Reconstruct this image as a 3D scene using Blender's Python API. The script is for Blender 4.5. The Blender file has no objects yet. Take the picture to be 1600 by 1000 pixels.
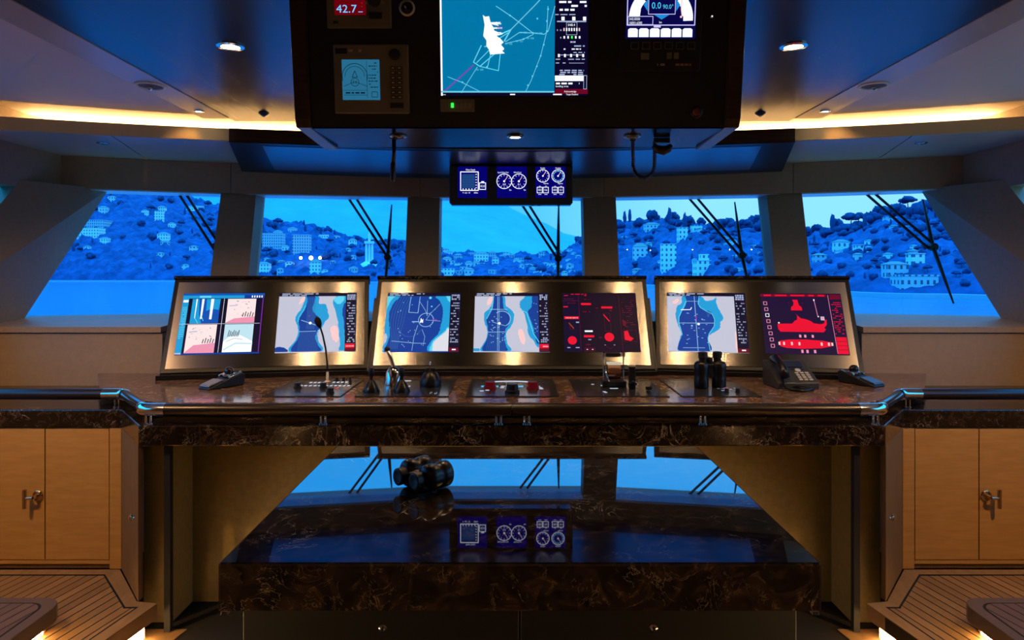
import bpy, bmesh, math, random
from mathutils import Vector, Matrix
RND = random.Random(11)
SC = bpy.context.scene
COL = SC.collection
EYE = 1.6
F = 1600*24/36
rad = math.radians

def P(x, y, d):
    """point of the place seen at pixel x,y of the photograph, d metres ahead"""
    return Vector(((x-800)/F*d, d, EYE-(y-425)/F*d))

# ------------------------------------------------------------------ materials
def lin(c):
    return tuple(((v/255/12.92) if v/255 <= .04045 else ((v/255+.055)/1.055)**2.4) for v in c)
def rgba(c):
    if max(c) > 1.0001: c = lin(c)
    return (c[0], c[1], c[2], 1)
MATS = {}
def mat(name, color=(.5,.5,.5), rough=.5, metal=0, ior=1.5, emit=None, es=1, coat=0):
    m = bpy.data.materials.new(name); m.use_nodes = True
    b = m.node_tree.nodes['Principled BSDF']
    b.inputs['Base Color'].default_value = rgba(color)
    b.inputs['Roughness'].default_value = rough
    b.inputs['Metallic'].default_value = metal
    b.inputs['IOR'].default_value = ior
    b.inputs['Coat Weight'].default_value = coat
    if emit:
        b.inputs['Emission Color'].default_value = rgba(emit)
        b.inputs['Emission Strength'].default_value = es
    MATS[name] = m
    return m
def nt(m): return m.node_tree, m.node_tree.nodes['Principled BSDF']
def N(t, typ, **kw):
    n = t.nodes.new(typ)
    for k, v in kw.items():
        if k in n.inputs: n.inputs[k].default_value = v
        else: setattr(n, k, v)
    return n
def ramp(t, fac, stops):
    r = t.nodes.new('ShaderNodeValToRGB')
    e = r.color_ramp.elements
    while len(e) > 1: e.remove(e[-1])
    e[0].position = stops[0][0]; e[0].color = rgba(stops[0][1])
    for p, c in stops[1:]:
        k = e.new(p); k.color = rgba(c)
    if fac is not None: t.links.new(fac, r.inputs[0])
    return r
def coords(t, scale=(1,1,1), rot=(0,0,0)):
    tc = t.nodes.new('ShaderNodeTexCoord'); mp = t.nodes.new('ShaderNodeMapping')
    mp.inputs['Scale'].default_value = scale; mp.inputs['Rotation'].default_value = rot
    t.links.new(tc.outputs['Object'], mp.inputs[0])
    return mp.outputs[0]
def bump(t, b, h, strength=.2, dist=.01):
    n = N(t, 'ShaderNodeBump'); n.inputs['Strength'].default_value = strength; n.inputs['Distance'].default_value = dist
    t.links.new(h, n.inputs['Height']); t.links.new(n.outputs[0], b.inputs['Normal'])

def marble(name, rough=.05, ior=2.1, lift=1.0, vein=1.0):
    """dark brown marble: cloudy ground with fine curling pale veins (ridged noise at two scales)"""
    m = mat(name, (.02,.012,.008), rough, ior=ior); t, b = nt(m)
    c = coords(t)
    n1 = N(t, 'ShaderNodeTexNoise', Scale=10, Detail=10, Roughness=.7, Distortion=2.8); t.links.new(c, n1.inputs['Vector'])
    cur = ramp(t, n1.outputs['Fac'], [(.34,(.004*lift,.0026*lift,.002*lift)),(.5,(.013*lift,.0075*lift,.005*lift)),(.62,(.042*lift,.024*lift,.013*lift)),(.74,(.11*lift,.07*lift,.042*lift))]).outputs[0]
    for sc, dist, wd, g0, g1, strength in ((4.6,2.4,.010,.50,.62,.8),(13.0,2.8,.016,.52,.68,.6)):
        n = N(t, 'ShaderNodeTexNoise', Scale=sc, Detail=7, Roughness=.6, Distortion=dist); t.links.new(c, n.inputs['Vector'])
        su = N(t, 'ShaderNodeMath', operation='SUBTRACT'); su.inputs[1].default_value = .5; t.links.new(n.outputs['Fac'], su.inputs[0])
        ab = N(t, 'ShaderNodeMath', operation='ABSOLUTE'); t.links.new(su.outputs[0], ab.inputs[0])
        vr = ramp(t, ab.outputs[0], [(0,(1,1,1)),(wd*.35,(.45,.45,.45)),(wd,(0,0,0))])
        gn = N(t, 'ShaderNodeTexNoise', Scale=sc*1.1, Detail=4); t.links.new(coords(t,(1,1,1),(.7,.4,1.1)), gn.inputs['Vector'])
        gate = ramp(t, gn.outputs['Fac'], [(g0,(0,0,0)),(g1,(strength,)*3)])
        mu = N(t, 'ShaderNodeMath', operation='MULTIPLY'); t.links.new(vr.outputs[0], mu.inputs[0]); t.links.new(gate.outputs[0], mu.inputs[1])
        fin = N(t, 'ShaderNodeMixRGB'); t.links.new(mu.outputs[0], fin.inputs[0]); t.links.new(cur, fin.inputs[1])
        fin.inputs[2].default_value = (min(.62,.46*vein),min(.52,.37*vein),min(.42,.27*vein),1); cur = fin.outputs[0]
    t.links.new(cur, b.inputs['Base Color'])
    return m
def wood(name, c1, c2, scale=(1,1,1), rough=.4, ior=1.45):
    m = mat(name, c1, rough, ior=ior); t, b = nt(m)
    c = coords(t, scale)
    n = N(t, 'ShaderNodeTexNoise', Scale=6, Detail=6, Roughness=.6); t.links.new(c, n.inputs['Vector'])
    r = ramp(t, n.outputs['Fac'], [(.35,c1),(.65,c2)])
    t.links.new(r.outputs[0], b.inputs['Base Color'])
    return m
def teak(name, c1, c2, seam, pitch, ang, rough=.45):
    """planking: seams every pitch metres, running along Y turned by ang"""
    m = mat(name, c1, rough); t, b = nt(m)
    c = coords(t, (1,1,1), (0,0,ang))
    sp = N(t, 'ShaderNodeSeparateXYZ'); t.links.new(c, sp.inputs[0])
    d = N(t, 'ShaderNodeMath', operation='DIVIDE'); d.inputs[1].default_value = pitch; t.links.new(sp.outputs[0], d.inputs[0])
    fr = N(t, 'ShaderNodeMath', operation='FRACT'); t.links.new(d.outputs[0], fr.inputs[0])
    fl = N(t, 'ShaderNodeMath', operation='FLOOR'); t.links.new(d.outputs[0], fl.inputs[0])
    lt = N(t, 'ShaderNodeMath', operation='LESS_THAN'); lt.inputs[1].default_value = .15; t.links.new(fr.outputs[0], lt.inputs[0])
    wn = N(t, 'ShaderNodeTexWhiteNoise', noise_dimensions='1D'); t.links.new(fl.outputs[0], wn.inputs['W'])
    c2n = coords(t, (14,1.2,3), (0,0,ang))
    n = N(t, 'ShaderNodeTexNoise', Scale=5, Detail=5); t.links.new(c2n, n.inputs['Vector'])
    ad = N(t, 'ShaderNodeMath', operation='MULTIPLY_ADD'); ad.inputs[1].default_value = .5; t.links.new(wn.outputs['Value'], ad.inputs[0])
    hf = N(t, 'ShaderNodeMath', operation='MULTIPLY'); hf.inputs[1].default_value = .5; t.links.new(n.outputs['Fac'], hf.inputs[0]); t.links.new(hf.outputs[0], ad.inputs[2])
    r = ramp(t, ad.outputs[0], [(.2,c1),(.75,c2)])
    mx = N(t, 'ShaderNodeMixRGB'); t.links.new(lt.outputs[0], mx.inputs[0]); t.links.new(r.outputs[0], mx.inputs[1]); mx.inputs[2].default_value = rgba(seam)
    t.links.new(mx.outputs[0], b.inputs['Base Color'])
    return m

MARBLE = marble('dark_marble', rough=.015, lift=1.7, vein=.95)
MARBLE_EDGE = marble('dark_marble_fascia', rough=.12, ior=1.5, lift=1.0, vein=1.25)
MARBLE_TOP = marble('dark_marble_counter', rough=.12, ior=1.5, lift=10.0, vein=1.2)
BLACK = mat('black_lacquer', (.006,.006,.007), .12, ior=1.6)
BLACK_SATIN = mat('black_satin', (.008,.008,.009), .42)
BLACK_MATT = mat('black_matt', (.006,.006,.006), .85)
RUBBER = mat('black_rubber', (.004,.004,.005), .30)
CHROME = mat('chrome', (.82,.78,.70), .10, 1)
STEEL = mat('brushed_steel', (.42,.41,.40), .25, 1)
t, b = nt(STEEL)
b.inputs['Anisotropic'].default_value = .93; b.inputs['Anisotropic Rotation'].default_value = .25
tg = N(t, 'ShaderNodeTangent', direction_type='UV_MAP'); t.links.new(tg.outputs[0], b.inputs['Tangent'])
BRASS = mat('brass', (.72,.50,.26), .18, 1)
BEIGE = wood('beige_leather_wall', (.33,.235,.15), (.37,.265,.17), (6,6,6), .55)
BEIGE_SATIN = mat('beige_satin_panel', (.55,.44,.34), .28, ior=1.55)
BEIGE_CEIL = mat('beige_ceiling_panel', (.78,.62,.52), .5)
CREAM = mat('cream_paint', (.80,.70,.55), .6)
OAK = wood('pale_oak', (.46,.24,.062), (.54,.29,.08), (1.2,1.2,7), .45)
OAK_DARK = wood('dark_oak_panel', (.15,.085,.032), (.19,.11,.042), (7,7,1.2), .75, 1.3)  # darker oak for the corner panels and toe boards
WALNUT = wood('dark_walnut', (.020,.010,.007), (.045,.022,.012), (1,1,9), .30)
BRONZE = wood('bronze_cloth_panel', (.20,.15,.050), (.245,.185,.062), (5,5,5), .6)
TEAK = teak('teak_deck', (.22,.125,.048), (.33,.19,.075), (.008,.005,.003), .0545, rad(12))
TEAK_M = teak('teak_deck_mirrored', (.22,.125,.048), (.33,.19,.075), (.008,.005,.003), .0545, rad(-12))
TEAK_EDGE = wood('teak_margin', (.25,.145,.058), (.32,.19,.08), (4,1,4), .5)
TEAK_GREY = teak('grey_teak_step', (.10,.065,.05), (.13,.085,.066), (.008,.005,.003), .0545, rad(12))
TEAK_GREY_M = teak('grey_teak_step_mirrored', (.10,.065,.05), (.13,.085,.066), (.008,.005,.003), .0545, rad(-12))
GREY_EDGE = mat('grey_step_margin', (.10,.068,.055), .5)
CARPET = mat('black_carpet', (.006,.005,.005), .95)
# ceiling: dark stained planks, some sheen
CEIL = mat('stained_plank_ceiling', (.01,.008,.007), .16, ior=1.46); t, b = nt(CEIL)
c = coords(t, (1,1,1)); sp = N(t, 'ShaderNodeSeparateXYZ'); t.links.new(c, sp.inputs[0])
d = N(t, 'ShaderNodeMath', operation='DIVIDE'); d.inputs[1].default_value = .19; t.links.new(sp.outputs[0], d.inputs[0])
fl = N(t, 'ShaderNodeMath', operation='FLOOR'); t.links.new(d.outputs[0], fl.inputs[0])
fr = N(t, 'ShaderNodeMath', operation='FRACT'); t.links.new(d.outputs[0], fr.inputs[0])
wn = N(t, 'ShaderNodeTexWhiteNoise', noise_dimensions='1D'); t.links.new(fl.outputs[0], wn.inputs['W'])
gr = N(t, 'ShaderNodeTexNoise', Scale=4, Detail=6, Roughness=.6); t.links.new(coords(t, (12,1,4)), gr.inputs['Vector'])
ad = N(t, 'ShaderNodeMath', operation='ADD'); t.links.new(wn.outputs['Value'], ad.inputs[0]); t.links.new(gr.outputs['Fac'], ad.inputs[1])
r = ramp(t, ad.outputs[0], [(.3,(.003,.0025,.002)),(1.0,(.012,.009,.006))]); t.links.new(r.outputs[0], b.inputs['Base Color'])
rr = ramp(t, ad.outputs[0], [(.3,(.13,.13,.13)),(1.0,(.24,.24,.24))]); t.links.new(rr.outputs[0], b.inputs['Roughness'])
ed = N(t, 'ShaderNodeMath', operation='LESS_THAN'); ed.inputs[1].default_value = .025; t.links.new(fr.outputs[0], ed.inputs[0])
bump(t, b, ed.outputs[0], .25, .004)

def emi(name, c, s=1.0, rough=.25):
    m=mat('glow_'+name, (.006,.006,.008), .42, emit=c, es=s, ior=1.3)
    m.node_tree.nodes['Principled BSDF'].inputs['Specular IOR Level'].default_value=.22
    return m
LED = mat('warm_led', (.8,.8,.8), .5, emit=(1,.66,.30), es=26)
LED_TOE = mat('warm_toe_led', (.8,.8,.8), .5, emit=(1,.60,.24), es=40)
LAMP = mat('lamp_lens', (.9,.9,.9), .4, emit=(1,.86,.66), es=60)
LAMP_OFF = mat('lamp_lens_off', (.30,.27,.24), .3)

GLASS = bpy.data.materials.new('window_glass'); GLASS.use_nodes = True
t = GLASS.node_tree; t.nodes.clear()
o = N(t, 'ShaderNodeOutputMaterial'); tr = N(t, 'ShaderNodeBsdfTransparent'); gl = N(t, 'ShaderNodeBsdfGlossy', Roughness=.02)
tr.inputs[0].default_value = (.93,.97,1,1)
fz = N(t, 'ShaderNodeFresnel', IOR=1.12); mx = N(t, 'ShaderNodeMixShader')
t.links.new(fz.outputs[0], mx.inputs[0]); t.links.new(tr.outputs[0], mx.inputs[1]); t.links.new(gl.outputs[0], mx.inputs[2]); t.links.new(mx.outputs[0], o.inputs[0])

# ------------------------------------------------------------------ mesh building
class MB:
    def __init__(s): s.v=[]; s.f=[]; s.mi=[]; s.cur=0; s.flat=set()
    def use(s, i): s.cur=i; return s
    def add(s, vs, fs):
        o=len(s.v); s.v += [Vector(p) for p in vs]
        for f in fs: s.f.append([i+o for i in f]); s.mi.append(s.cur)
        return s
    def box(s, x0,x1,y0,y1,z0,z1):
        return s.add([(x0,y0,z0),(x1,y0,z0),(x1,y1,z0),(x0,y1,z0),(x0,y0,z1),(x1,y0,z1),(x1,y1,z1),(x0,y1,z1)],
            [(0,3,2,1),(4,5,6,7),(0,1,5,4),(1,2,6,5),(2,3,7,6),(3,0,4,7)])
    def hexa(s, b, t):
        """bottom 4 (ccw from above) and top 4 points"""
        return s.add(list(b)+list(t), [(0,3,2,1),(4,5,6,7),(0,1,5,4),(1,2,6,5),(2,3,7,6),(3,0,4,7)])
    def prism(s, poly, z0, z1):
        n=len(poly)
        return s.add([(p[0],p[1],z0) for p in poly]+[(p[0],p[1],z1) for p in poly],
            [tuple(range(n-1,-1,-1)), tuple(range(n,2*n))]+[(i,(i+1)%n,n+(i+1)%n,n+i) for i in range(n)])
    def extr(s, poly, x0, x1):
        """polygon in (y,z) extruded along x"""
        n=len(poly)
        return s.add([(x0,p[0],p[1]) for p in poly]+[(x1,p[0],p[1]) for p in poly],
            [tuple(range(n-1,-1,-1)), tuple(range(n,2*n))]+[(i,(i+1)%n,n+(i+1)%n,n+i) for i in range(n)])
    def extry(s, poly, y0, y1):
        """polygon in (x,z) extruded along y"""
        n=len(poly)
        return s.add([(p[0],y0,p[1]) for p in poly]+[(p[0],y1,p[1]) for p in poly],
            [tuple(range(n)), tuple(range(2*n-1,n-1,-1))]+[(i,n+i,n+(i+1)%n,(i+1)%n) for i in range(n)])
    def quad(s, *p): return s.add(p, [tuple(range(len(p)))])
    def tube(s, pts, r, n=12, caps=True):
        pts=[Vector(p) for p in pts]; rs = r if isinstance(r,(list,tuple)) else [r]*len(pts)
        o=len(s.v); k=len(pts); ref=None; vs=[]
        for i,p in enumerate(pts):
            a=pts[max(i-1,0)]; c=pts[min(i+1,k-1)]; d=(c-a).normalized()
            if ref is None:
                ref=Vector((0,0,1)) if abs(d.z)<.9 else Vector((1,0,0))
            u=(ref-d*ref.dot(d)).normalized(); w=d.cross(u); ref=u
            for j in range(n):
                an=2*math.pi*j/n; vs.append(p+(u*math.cos(an)+w*math.sin(an))*rs[i])
        fs=[]
        for i in range(k-1):
            for j in range(n): fs.append((i*n+j, i*n+(j+1)%n, (i+1)*n+(j+1)%n, (i+1)*n+j))
        if caps: fs.append(tuple(range(n-1,-1,-1))); fs.append(tuple((k-1)*n+j for j in range(n)))
        return s.add(vs, fs)
    def lathe(s, prof, n=24, axis='z', c=(0,0,0)):
        """profile of (r,h); closed with caps"""
        vs=[]; k=len(prof); c=Vector(c)
        for r,h in prof:
            for j in range(n):
                a=2*math.pi*j/n; x,y=r*math.cos(a),r*math.sin(a)
                q = (x,y,h) if axis=='z' else ((x,-h,y) if axis=='y' else (h,x,y))
                vs.append(c+Vector(q))
        fs=[(i*n+j,i*n+(j+1)%n,(i+1)*n+(j+1)%n,(i+1)*n+j) for i in range(k-1) for j in range(n)]
        fs.append(tuple(range(n-1,-1,-1))); fs.append(tuple((k-1)*n+j for j in range(n)))
        return s.add(vs, fs)
    def ball(s, c, r, n=14, m=8):
        c=Vector(c); r = r if isinstance(r,(tuple,list)) else (r,r,r); vs=[]; fs=[]
        vs.append(c+Vector((0,0,-r[2])))
        for i in range(1,m):
            a=-math.pi/2+math.pi*i/m
            for j in range(n):
                b=2*math.pi*j/n; vs.append(c+Vector((r[0]*math.cos(a)*math.cos(b), r[1]*math.cos(a)*math.sin(b), r[2]*math.sin(a))))
        vs.append(c+Vector((0,0,r[2]))); T=len(vs)-1
        for j in range(n): fs.append((0,1+(j+1)%n,1+j)); fs.append((T,1+(m-2)*n+j,1+(m-2)*n+(j+1)%n))
        for i in range(m-2):
            for j in range(n): fs.append((1+i*n+j,1+i*n+(j+1)%n,1+(i+1)*n+(j+1)%n,1+(i+1)*n+j))
        return s.add(vs, fs)
    def build(s, name, mats, parent=None, world=False, xf=None, smooth=False, bevel=0, seg=2, uv=False):
        if not isinstance(mats,(list,tuple)): mats=[mats]
        vs=[(xf@p if xf else p) for p in s.v]
        if world and parent: vs=[p-parent.location for p in vs]
        me=bpy.data.meshes.new(name)
        me.from_pydata([tuple(p) for p in vs], [], s.f)
        for m in mats: me.materials.append(m)
        me.polygons.foreach_set('material_index', s.mi)
        if uv:
            l=me.uv_layers.new(name='UVMap')
            for lo in me.loops:
                q=s.v[lo.vertex_index]; l.data[lo.index].uv=(q.x,q.z)
        bm=bmesh.new(); bm.from_mesh(me)
        if not getattr(s,'keep',False): bmesh.ops.recalc_face_normals(bm, faces=bm.faces)
        bm.to_mesh(me); bm.free()
        if smooth:
            me.polygons.foreach_set('use_smooth', [True]*len(me.polygons))
        ob=bpy.data.objects.new(name, me); COL.objects.link(ob)
        if smooth and smooth is not True:
            try: me.set_sharp_from_angle(angle=rad(smooth))
            except Exception: pass
        if bevel:
            bv=ob.modifiers.new('bevel','BEVEL'); bv.width=bevel; bv.segments=seg; bv.limit_method='ANGLE'; bv.angle_limit=rad(40)
        if parent: ob.parent=parent
        return ob
def tag(o, label=None, cat=None, group=None, kind=None):
    if label: o['label']=label
    if cat: o['category']=cat
    if group: o['group']=group
    if kind: o['kind']=kind
    return o
def thing(name, label, cat, loc=(0,0,0), rz=0, group=None):
    o=bpy.data.objects.new(name, None); COL.objects.link(o); o.empty_display_size=.05
    o.location=loc; o.rotation_euler=(0,0,rz)
    return tag(o, label, cat, group)
def struct(name, mb, m, **kw):
    return tag(mb.build(name, m, **kw), kind='structure')
def copy_tree(o, parent=None):
    c=o.copy(); COL.objects.link(c)
    if parent: c.parent=parent
    for ch in list(o.children): copy_tree(ch, c)
    return c

# ------------------------------------------------------------------ flat screen pictures (thin real layers on a screen)
_txt = {}
def text_mesh(s):
    if s not in _txt:
        cu=bpy.data.curves.new('t','FONT'); cu.body=s; cu.size=1; cu.resolution_u=2
        ob=bpy.data.objects.new('t',cu); COL.objects.link(ob)
        bpy.context.view_layer.update()
        me=ob.to_mesh()
        vs=[(v.co.x,v.co.y) for v in me.vertices]; fs=[tuple(p.vertices) for p in me.polygons]
        ob.to_mesh_clear(); bpy.data.objects.remove(ob); bpy.data.curves.remove(cu)
        w=max([v[0] for v in vs] or [1])
        _txt[s]=(vs,fs,w)
    return _txt[s]
class Canvas(MB):
    """w x h metres; u right 0..1, v down 0..1; origin at centre of the bottom edge unless moved"""
    def __init__(s, x0, x1, z0, z1, y=0):
        super().__init__(); s.x0,s.x1,s.z0,s.z1,s.y=x0,x1,z0,z1,y; s.mats=[]; s.keep=True
    def m(s, mt):
        if mt not in s.mats: s.mats.append(mt)
        s.cur=s.mats.index(mt)
    def pt(s,u,v,l): return (s.x0+(s.x1-s.x0)*u, s.y-.0006*l, s.z1-(s.z1-s.z0)*v)
    def poly(s, pts, mt, l=1):
        a=sum(pts[i][0]*pts[(i+1)%len(pts)][1]-pts[(i+1)%len(pts)][0]*pts[i][1] for i in range(len(pts)))
        if a>0: pts=list(pts)[::-1]
        s.m(mt); s.quad(*[s.pt(u,v,l) for u,v in pts]); return s
    def blob(s, pts, mt, l=1, sub=5, jit=.006, seed=1):
        r=random.Random(seed+len(pts)); n=len(pts); out=[]
        for i in range(n):
            p0,p1,p2,p3=[Vector(pts[(i+k-1)%n]) for k in range(4)]
            edge_=any(abs(p1[k]-p2[k])<1e-6 for k in (0,1))
            for j in range(1 if edge_ else sub):
                t=j/sub; q=p1 if edge_ else .5*((2*p1)+(p2-p0)*t+(2*p0-5*p1+4*p2-p3)*t*t+(3*p1-p0-3*p2+p3)*t**3)
                if j: q=q+Vector((r.uniform(-jit,jit),r.uniform(-jit,jit)))
                out.append((min(max(q.x,0),.861),min(max(q.y,0),1)))
        return s.poly(out,mt,l)
    def rect(s,u0,v0,u1,v1,mt,l=1): return s.poly([(u0,v0),(u1,v0),(u1,v1),(u0,v1)],mt,l)
    def line(s, pts, w, mt, l=2, closed=False):
        """w as a fraction of the height"""
        asp=(s.x1-s.x0)/(s.z1-s.z0); P2=[Vector((u*asp,v)) for u,v in pts]
        if closed: P2.append(P2[0])
        for a,b in zip(P2,P2[1:]):
            d=b-a
            if d.length<1e-6: continue
            d.normalize(); n=Vector((-d.y,d.x))*w/2; e=d*w*.25
            s.poly([((q.x)/asp,q.y) for q in (a-e+n,b+e+n,b+e-n,a-e-n)],mt,l)
        return s
    def circ(s,u,v,r,mt,l=2,n=18):
        asp=(s.x1-s.x0)/(s.z1-s.z0)
        return s.poly([(u+r/asp*math.cos(2*math.pi*i/n), v+r*math.sin(2*math.pi*i/n)) for i in range(n)],mt,l)
    def arc(s,u,v,r,w,mt,l=2,a0=0,a1=360,n=24):
        asp=(s.x1-s.x0)/(s.z1-s.z0)
        return s.line([(u+r/asp*math.cos(rad(a0+(a1-a0)*i/n)), v-r*math.sin(rad(a0+(a1-a0)*i/n))) for i in range(n+1)],w,mt,l)
    def frame(s,u0,v0,u1,v1,w,mt,l=2): return s.line([(u0,v0),(u1,v0),(u1,v1),(u0,v1)],w,mt,l,True)
    def text(s,st,u,v,h,mt,l=3,wide=1.0,al='l'):
        """baseline at v, capital height h (fractions of the height)"""
        vs,fs,w=text_mesh(st); k=h*(s.z1-s.z0)/.69; s.m(mt)
        off={'l':0,'c':-w*k*wide/2,'r':-w*k*wide}[al]
        o=s.pt(u,v,l); s.add([(o[0]+off+x*k*wide,o[1],o[2]+y*k) for x,y in vs], fs); return s
# ================================================================== THE ROOM
def yl(x): return 4.87-.055*x*x            # cove lip
def yh(x): return 5.90-.055*x*x            # window header face
def yb(x): return 5.50-.060*x*x            # foot of the glass
def yp(x): return 4.913-.0694*x*x          # front edge of the side ceiling panels
ZH0, ZH1 = EYE+.647, EYE+.894              # header bottom / lower soffit
ZL1 = EYE+.98; ZC = EYE+1.06; ZCOVE = EYE+1.13
ZS = EYE-.314
def face_pt(x, y, ot=.03, ob=-.17):
    d=6.0
    for _ in range(40):
        X=(x-800)/F*d; z=-(y-425)/F*d; k=(.647-z)/.961
        d=.5*d+.5*((1-k)*(yh(X)+ot)+k*(yb(X)+ob))
    return P(x,y,d)
def edge(a, b, ot=.03, ob=-.17):
    """line through two pixels on the raked screen, from header to sill"""
    p,q=face_pt(*a,ot,ob),face_pt(*b,ot,ob)
    at=lambda z: p+(q-p)*((z-p.z)/(q.z-p.z))
    return at(ZH0+.02), at(ZS-.03)
# floors
struct('floor', MB().box(-3.6,3.6,-2.6,4.6,-.26,-.16), CARPET)
for sgn, nm, tk in ((-1,'left',TEAK),(1,'right',TEAK_M)):
    pl=[(-3.55,-2.5),(-2.70,-2.5),(-1.71,3.29),(-1.82,3.31),(-2.105,3.665),(-3.55,3.665)]
    if sgn>0: pl=[(-x,y) for x,y in pl][::-1]
    struct('floor_'+nm, MB().prism(pl,-.07,0), tk)
    m=MB()
    def off(p): return (-sgn*p[0]*-1 if False else p[0]*-sgn, p[1])
    S=-sgn
    strips=[[(-1.71,3.29),(-2.70,-2.5),(-2.77,-2.5),(-1.785,3.25)],[(-1.71,3.29),(-1.785,3.25),(-1.845,3.25),(-1.82,3.31)],
            [(-1.82,3.31),(-1.845,3.25),(-2.15,3.60),(-2.105,3.665)],[(-2.105,3.665),(-2.15,3.60),(-3.55,3.60),(-3.55,3.665)]]
    for s4 in strips:
        q=[(x*S,y) for x,y in s4]
        a=sum(q[i][0]*q[(i+1)%4][1]-q[(i+1)%4][0]*q[i][1] for i in range(4))
        m.prism(q if a>0 else q[::-1], -.004, .003)
    struct('trim_1' if sgn<0 else 'trim_2', m, TEAK_EDGE)
    m=MB(); pl_=[Vector((x*S,y,0)) for x,y in ((-2.77,-2.5),(-1.785,3.25),(-1.845,3.25),(-2.15,3.60),(-3.45,3.60))]
    for p_,q_ in zip(pl_,pl_[1:]):
        d_=(q_-p_).normalized(); n_=Vector((-d_.y,d_.x,0))*.004; e_=d_*.004
        c4=[p_-e_-n_,q_+e_-n_,q_+e_+n_,p_-e_+n_]
        m.hexa([v+Vector((0,0,.0005)) for v in c4],[v+Vector((0,0,.0036)) for v in c4])
    struct('trim_26' if sgn<0 else 'trim_27', m, BLACK_MATT)
    rs=[(-3.5,-2.5),(-2.752,-2.5),(-1.765,3.27),(-3.5,3.27)]
    if sgn>0: rs=[(-x,y) for x,y in rs][::-1]
    struct('trim_3' if sgn<0 else 'trim_4', MB().prism(rs,-.158,-.0705), OAK)
    # lower wooden tread beside the aisle
    tr=[(-3.0,-2.5),(-2.56,-2.5),(-1.60,3.36),(-1.84,3.36)]
    if sgn>0: tr=[(-x,y) for x,y in tr][::-1]
    struct('trim_5' if sgn<0 else 'trim_6', MB().prism(tr,-.165,-.157), TEAK_EDGE)
    a=Vector((-2.598,-1.6,0)); c=Vector((-1.7665,3.262,0))
    n=Vector((.0,0,0))
    m=MB()
    q=[(a.x+.0015,a.y),(a.x+.010,a.y),(c.x+.010,c.y),(c.x+.0015,c.y)]
    q=[(x*S,y) for x,y in q]
    if S<0: q=q[::-1]
    m.prism(q,-.150,-.100)
    o=thing('step_light','warm light strip glowing under the %s teak platform edge'%('left' if sgn<0 else 'right'),'light',(c.x*S,c.y,-.150))
    m.build('light_strip', LED_TOE, o, world=True)
    # raised step with rounded corner at the frame's lower corner
    r=.10; pts=[(-3.44,.2),(-2.02,.2)]+[(-2.02-r+r*math.cos(rad(k)),3.105-r+r*math.sin(rad(k))) for k in range(0,91,15)]+[(-3.44,3.105)]
    inn=[(-3.44,.2),(-2.08,.2)]+[(-2.08-.07+.07*math.cos(rad(k)),3.045-.07+.07*math.sin(rad(k))) for k in range(0,91,15)]+[(-3.44,3.045)]
    bod=[(-3.43,.3),(-2.07,.3),(-2.07,3.03),(-3.43,3.03)]
    fl=(lambda L:[(-x,y) for x,y in L][::-1]) if sgn>0 else (lambda L:L)
    st=thing('raised_step','grey-brown raised step with a rounded corner on the %s teak platform'%('left' if sgn<0 else 'right'),'step',((-2.6 if sgn<0 else 2.6),1.6,.003))
    MB().prism(fl(pts),.05,.120).build('rim', GREY_EDGE, st, world=True, bevel=.004)
    MB().prism(fl(inn),.118,.1215).build('planked_top', TEAK_GREY if sgn<0 else TEAK_GREY_M, st, world=True)
    seam=[(-3.44,.2),(-2.072,.2)]+[(-2.072-.07+.07*math.cos(rad(k)),3.053-.07+.07*math.sin(rad(k))) for k in range(0,91,15)]+[(-3.44,3.053)]
    MB().prism(fl(seam),.117,.1208).build('seam', BLACK_MATT, st, world=True)
    MB().prism(fl(bod),.003,.052).build('base', OAK, st, world=True)
    lp=[(-2.069,.5),(-2.06,.5),(-2.06,3.0),(-2.069,3.0)]
    MB().prism(fl(lp),.008,.046).build('light_strip', LED_TOE, st, world=True)
# ceilings
struct('ceiling', MB().box(-3.7,3.7,-2.6,6.4,ZCOVE,ZCOVE+.1), CREAM)
struct('ceiling_planked', MB().box(-1.945,1.945,-2.5,4.80,ZC,ZC+.05), CEIL)
for s in (-1,1):
    x0,x1=sorted((s*1.948,s*2.13))
    struct('ceiling_strip_'+('left' if s<0 else 'right'), MB().box(x0,x1,-2.5,4.70,ZC-.004,ZC+.05), BEIGE_SATIN)
    pts=[(s*2.136,-2.5),(s*3.6,-2.5)]+[(s*x,yp(x)) for x in (3.6,3.3,3.0,2.7,2.4,2.136)]
    if s<0: pts=pts[::-1]
    struct('ceiling_panel_'+('left' if s<0 else 'right'), MB().prism(pts,ZC,ZC+.06), BEIGE_CEIL)
# lower soffit over the windows, in three pieces
def sof(xa0,xa1,xb0,xb1,n=10):
    """front edge runs xa0..xa1 on the lip, back edge xb0..xb1 on the header"""
    fr=[(xa0+(xa1-xa0)*i/n) for i in range(n+1)]; bk=[(xb0+(xb1-xb0)*i/n) for i in range(n+1)]
    return [(x,yl(x)) for x in fr]+[(x,yh(x)+.05) for x in bk[::-1]]
for nm,a in (('centre',(-2.628,2.628,-2.918,2.918)),('left',(-3.6,-2.636,-3.6,-2.926)),('right',(2.636,3.6,2.926,3.6))):
    struct('ceiling_soffit_'+nm, MB().prism(sof(*a),ZH1,ZL1), BEIGE_SATIN, bevel=.004)
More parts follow.
